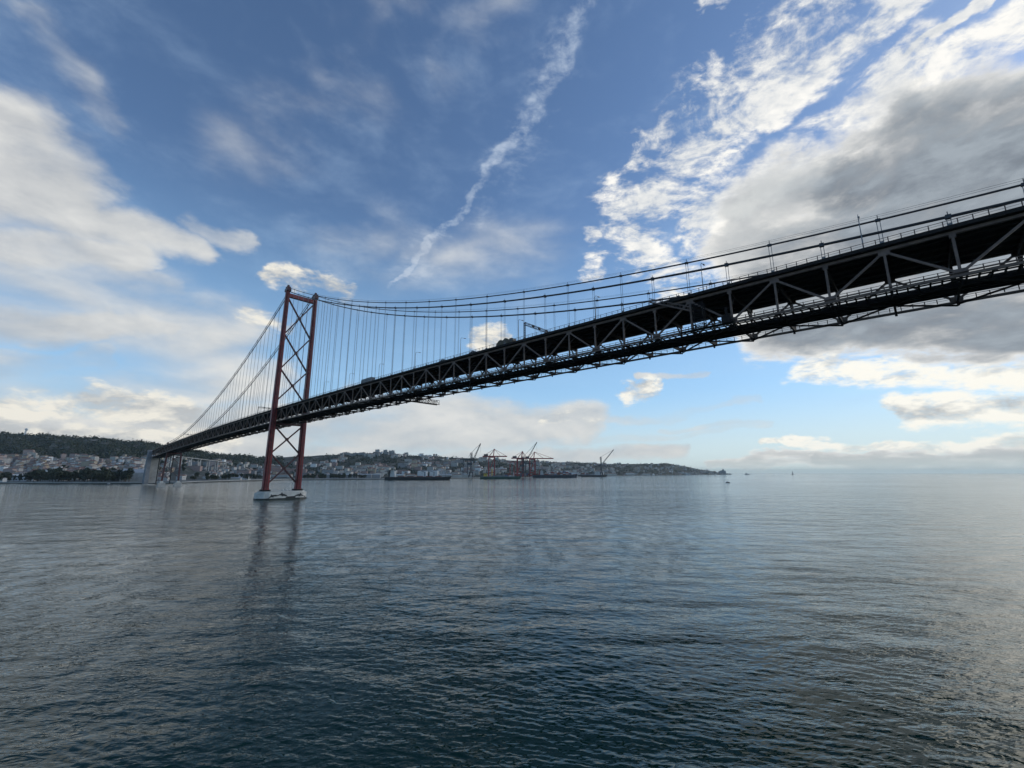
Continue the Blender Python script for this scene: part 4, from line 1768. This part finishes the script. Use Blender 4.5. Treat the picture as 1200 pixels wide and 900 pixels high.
r = ship('dredger', 586, 1640, .05, 148, 24, 9, 'hull_green', 'green hulled work ship with bright yellow gear below the red gantry cranes', 'hull_grey')
b = MB(); b.box((-54, 0, 15), (14, 18, 11), 'yellow'); b.build('deckhouse', r)
w = MB(); w.box((-54, 0, 18), (14.2, 18.2, 1.2), 'glass'); w.build('window', r)
b = MB(); b.tube([(-30, -3, 9.3), (-30, -3, 38)], 1.6, 'yellow', 8); b.tube([(-30, 3, 9.3), (-30, 3, 38)], 1.6, 'yellow', 8); b.beam((-30, -4, 36), (-30, 4, 36), 2, 2, 'yellow'); b.build('gantry', r)
b = MB(); b.box((0, 0, 10.4), (60, 14, 2), 'hull_grey'); b.build('hopper', r)
b = MB(); b.tube([(50, 0, 9.3), (50, 0, 24)], .6, 'white', 6); b.build('mast', r)

r = ship('container_ship', 650, 2080, .10, 205, 30, 13, 'hull_blue', 'dark blue container ship stacked with rust red boxes beneath the crane booms')
superstructure(r, -62, 27, 13.2, 6, 'white', 13, 'c_red')
CI = 0
for k in range(9):
    for lv in range(rng.randrange(2, 7)):
        m = rng.choice(('c_red', 'c_red', 'c_brown', 'c_brown', 'c_white', 'c_blue'))
        b = MB()
        for jj in range(8):
            m = rng.choice(('c_red', 'c_red', 'c_brown', 'c_brown', 'c_red', 'c_white', 'c_blue'))
            b.box((-40 + k * 14, -10.5 + jj * 3.0, 13.5 + 1.3 + lv * 2.62), (12.2, 2.7, 2.56), m)
        b.build('container_tier', r)
r = ship('cargo_ship', 694, 2560, .05, 165, 26, 10, 'hull_black', 'black cargo ship with pale deckhouse moored below the farthest jib crane')
superstructure(r, 30, 24, 10.2, 6, 'white', 30, 'hull_grey')
b = MB(); b.box((-30, 0, 12), (70, 16, 3), 'hull_grey'); b.build('hatch_cover', r)

# containers on the quay: every one of the stacks is several boxes
CM = {}
for m in ('c_red', 'c_white', 'c_blue', 'c_brown', 'c_green'):
    b = MB()
    b.box((0, 0, 1.3), (12.2, 2.44, 2.58), m)
    for j in range(12):
        b.box((-5.6 + j * 1.02, -1.24, 1.3), (.4, .08, 2.3), m)
    CM[m] = b.mesh('container')
CN = {'c_red': 'red', 'c_white': 'white', 'c_blue': 'blue', 'c_brown': 'rust brown', 'c_green': 'green'}
nC = 0
for n in range(60):
    u = rng.uniform(592, 690)
    Ys = SHORE(u)
    Y = Ys + rng.uniform(25, 110)
    p = at(u, Y)
    m = rng.choices(('c_red', 'c_white', 'c_blue', 'c_brown', 'c_green'), (5, 2, 1.2, 4, .5))[0]
    for lv in range(rng.randrange(3, 8)):
        if nC >= 280: break
        o = bpy.data.objects.new('container', CM[m])
        COL.objects.link(o)
        o.location = (p.x, p.y, 3.2 + lv * 2.62)
        o.rotation_euler = (0, 0, .12)
        tag(o, CN[m] + ' shipping container stacked on the port quay under the cranes', 'container', 'containers stacked on the port quay')
        nC += 1
        m = rng.choices(('c_red', 'c_white', 'c_blue', 'c_brown', 'c_green'), (5, 2, 1.2, 4, .5))[0]


# cranes
def sts_crane(u, Y, hgt, boom, rz, label, m='crane_red'):
    p = at(u, Y, 0)
    r = empty('gantry_crane', (p.x, p.y, 3.2), rz, label, 'crane', 'ship to shore gantry cranes of the port')
    r.scale = (1.5, 1.5, 1.5)
    g_, w_ = 17.0, 20.0     # legs: across rail (x) and along quay (y)
    for sx in (-1, 1):
        for sy in (-1, 1):
            b = MB()
            b.beam((sx * g_ / 2, sy * w_ / 2, 1), (sx * g_ / 2, sy * w_ / 2 * .86, hgt), 2.7, 2.7, m)
            b.box((sx * g_ / 2, sy * w_ / 2, .5), (2.4, 7, 1.0), m)
            b.build('leg', r)
    b = MB()
    for sy in (-1, 1):
        for z, f_ in ((14, .975), (hgt - 1.2, .87)):
            b.beam((-g_ / 2 + 1, sy * w_ / 2 * f_, z), (g_ / 2 - 1, sy * w_ / 2 * f_, z), 1.8, 2.4, m)
        b.beam((-g_ / 2 + 1, sy * w_ / 2 * .97, 15), (g_ / 2 - 1, sy * w_ / 2 * .88, hgt - 2.5), 1.3, 1.3, m)
    for sx in (-1, 1):
        b.beam((sx * g_ / 2, -w_ / 2 * .85, hgt - .9), (sx * g_ / 2, w_ / 2 * .85, hgt - .9), 1.7, 2.1, m)
    b.build('portal_frame', r)
    b = MB()
    for sy in (-3, 3):
        b.beam((-g_ / 2 - 18, sy, hgt + 1.4), (g_ / 2 + boom, sy, hgt + 1.4), 1.7, 3.0, m)
    for j in range(int((boom + g_ + 18) / 6)):
        x = -g_ / 2 - 17 + j * 6
        b.beam((x, -3, hgt + 1.4), (x, 3, hgt + 1.4), .8, .9, m)
    b.build('boom', r)
    b = MB()
    ax = g_ / 2 - 1
    for sy in (-1, 1):
        b.beam((ax - 3, sy * 7, hgt), (ax, sy * 1.2, hgt + 22), 1.7, 1.7, m)
        b.beam((-g_ / 2, sy * 6, hgt), (ax, sy * 1.3, hgt + 21), 1.3, 1.3, m)
    b.box((ax, 0, hgt + 22), (3, 4, 1.8), m)
    b.build('apex_frame', r)
    b = MB()
    for sy in (-2, 2):
        b.beam((ax, sy * .6, hgt + 22), (g_ / 2 + boom * .92, sy, hgt + 2.6), .75, .75, m)
        b.beam((ax, sy * .6, hgt + 22), (g_ / 2 + boom * .45, sy, hgt + 2.6), .75, .75, m)
        b.beam((ax, sy * .6, hgt + 22), (-g_ / 2 - 16, sy, hgt + 2.6), .75, .75, m)
    b.build('stay', r)
    b = MB()
    b.box((-g_ / 2 - 8, 0, hgt + 5.2), (12, 7, 5), 'crane_dark')
    b.build('machine_house', r)
    b = MB()
    b.box((g_ / 2 + 8, 2.5, hgt - 1.5), (3, 2.5, 3), 'white')
    b.build('cab', r)


sts_crane(576, 1900, 58, 36, .03, 'red gantry crane standing alone behind the yellow gear of the green ship', )
sts_crane(609.5, 2010, 55, 14, .10, 'red gantry crane at the near end of the close pair by the containers')
sts_crane(624, 2130, 57, 60, .03, 'red gantry crane with long flat boom reaching out past the blue container ship')


def jib_crane(u, Y, tipx, tipy, hgt, label):
    """mobile harbour crane: portal, tower, slewing house and a lattice jib raised at an angle"""
    p = at(u, Y, 0)
    tz = (height_for(tipy, Y) - 3.2) / 1.4
    hgt /= 1.4
    r = empty('jib_crane', (p.x, p.y, 3.2), 0, label, 'crane', 'harbour cranes with raised jibs')
    r.scale = (1.4, 1.4, 1.4)
    b = MB()
    for sx in (-1, 1):
        for sy in (-1, 1):
            b.beam((sx * 7, sy * 7, 0), (sx * 4, sy * 4, 14), 2.2, 2.2, 'crane_dark')
    b.box((0, 0, 15), (11, 11, 2), 'crane_dark')
    b.build('portal', r)
    b = MB()
    for sx in (-1, 1):
        for sy in (-1, 1):
            b.beam((sx * 2.4, sy * 2.4, 16), (sx * 1.7, sy * 1.7, hgt), 1.3, 1.3, 'crane_dark')
    for z in np.arange(17, hgt - 3, 4.0):
        for sy in (-2.2, 2.2):
            b.beam((-2.2, sy, z), (2.2, sy, z + 4), .8, .8, 'crane_dark')
    b.beam((-2, 0, hgt), (-8, 0, hgt - 12), .8, .8, 'crane_dark')
    b.build('tower', r)
    b = MB(); b.box((-5, 0, hgt * .55), (14, 7, 7), 'crane_dark'); b.build('machine_house', r)
    b = MB(); b.box((3.6, -2, hgt * .62), (3, 2.6, 3), 'white'); b.build('cab', r)
    tip = at(tipx, Y, 0)
    tx = (tip.x - p.x) / 1.4
    a0, a1 = Vector((2.5, 0, hgt * .60)), Vector((tx, 0, tz))
    d_ = (a1 - a0).normalized()
    u_ = Vector((-d_.z, 0, d_.x))
    b = MB()
    for oy in (-1.8, 1.8):
        for ou in (-1.9, 1.9):
            b.beam(a0 + Vector((0, oy, 0)) + u_ * ou, a1 + Vector((0, oy * .3, 0)) + u_ * ou * .35, 1.1, 1.1, 'crane_dark')
    n = 12
    for j in range(n):
        q0, q1 = a0.lerp(a1, j / n), a0.lerp(a1, (j + 1) / n)
        f0, f1 = 1 - .65 * j / n, 1 - .65 * (j + 1) / n
        for oy in (-1, 1):
            b.beam(q0 + Vector((0, oy * 1.4 * f0, 0)) + u_ * 1.9 * f0 * (1 if j % 2 else -1), q1 + Vector((0, oy * 1.4 * f1, 0)) - u_ * 1.9 * f1 * (1 if j % 2 else -1), .7, .7, 'crane_dark')
    b.box((a1.x, 0, a1.z), (2.4, 2, 2), 'crane_dark')
    b.build('jib', r)
    b = MB()
    for oy in (-1, 1):
        b.tube([(0, oy, hgt), (a1.x, oy * .3, a1.z)], .4, 'crane_dark', 5)
    b.tube([(a1.x, 0, a1.z), (a1.x, 0, a1.z - 25)], .18, 'crane_dark', 5)
    b.build('stay', r)


jib_crane(552, 1790, 562.5, 520, 100, 'dark jib crane standing before the lone red gantry crane, jib steeply raised')
jib_crane(613.5, 1990, 629.5, 518.5, 92, 'dark jib crane rising between the paired red gantry cranes')
jib_crane(705, 2700, 720.5, 527, 116, 'dark jib crane farthest along the port beside the black cargo ship')
for u, h in ((545, 72), (600, 66), (618, 62)):
    p = at(u, SHORE(u) + 60)
    r = empty('yard_gantry', (p.x, p.y, 3.2), .1, {545: 'dark yard gantry beside the steep jib crane', 600: 'dark yard gantry just before the paired red cranes', 618: 'dark yard gantry hemmed in by the paired red cranes'}[u], 'crane', 'yard gantries of the port')
    b = MB()
    for sx in (-1, 1):
        for sy in (-1, 1):
            b.beam((sx * 9, sy * 6, 0), (sx * 9, sy * 5, h), 2.6, 2.6, 'crane_dark' if u != 600 else 'crane_red')
    b.build('leg_frame', r)
    b = MB()
    for sy in (-5, 5):
        b.beam((-22, sy, h + 1), (26, sy, h + 1), 2.2, 3.0, 'crane_dark' if u != 600 else 'crane_red')
    b.build('girder', r)
    b = MB(); b.box((4, 0, h + 3.6), (6, 8, 3.2), 'crane_dark'); b.build('trolley', r)

# far shipping and small boats
r = ship('frigate', 846.5, 6200, .0, 120, 16, 12, 'hull_grey', 'hazy grey ship with tall blocky upperworks off the tip of the land', 'hull_grey')
b = MB()
for x, w, h in ((-38, 22, 34), (-12, 26, 44), (16, 22, 58), (38, 24, 40)):
    b.box((x, 0, 12.4 + h / 2), (w, 12, h), 'hull_grey')
b.build('superstructure', r)
b = MB(); b.tube([(14, 0, 60), (14, 0, 82)], 2.0, 'hull_grey', 6); b.build('mast', r)


def small_boat(u, Y, L, m, label, rz=0.1, mast=0, cat='boat'):
    p = at(u, Y, 0)
    r = empty('motor_boat', (p.x, p.y, .1), rz, label, cat)
    hull_mesh(L, L * .26, L * .11, m).build('hull', r)
    b = MB()
    b.box((-L * .12, 0, L * .11 + L * .08), (L * .32, L * .17, L * .15), 'white' if m != 'white' else 'hull_grey')
    c = b.build('cabin', r)
    w = MB(); w.box((-L * .10, 0, L * .215), (L * .29, L * .176, L * .05), 'glass'); w.build('window', c)
    b = MB(); b.tube([(-L * .1, 0, L * .25), (-L * .1, 0, L * (.45 + mast))], L * .012, 'crane_dark', 6); b.build('mast', r)


small_boat(128, 825, 11, 'hull_black', 'small dark motor boat off the near tree lined quay')
small_boat(853, 1010, 10, 'hull_black', 'small dark motor boat alone out on the open river')
small_boat(855, 6000, 60, 'hull_grey', 'tiny grey vessel close beside the hazy blocky ship')
small_boat(875.5, 6000, 70, 'hull_grey', 'tiny grey vessel on the horizon a little apart from the blocky ship')
p = at(929, 6000, 0)
r = empty('sailing_boat', (p.x, p.y, 0), .3, 'tiny sailing boat alone on the open horizon', 'boat')
hull_mesh(34, 9, 5, 'hull_black').build('hull', r)
b = MB(); b.add([(-10, 0, 7), (10, 0, 7), (1, 0, 52), (-10, .6, 7), (10, .6, 7), (1, .6, 52)], [(0, 1, 2), (5, 4, 3), (0, 3, 4, 1), (1, 4, 5, 2), (2, 5, 3, 0)], 'hull_grey'); b.build('sail', r)
b = MB(); b.tube([(1, .3, 4), (1, .3, 54)], .8, 'crane_dark', 6); b.build('mast', r)
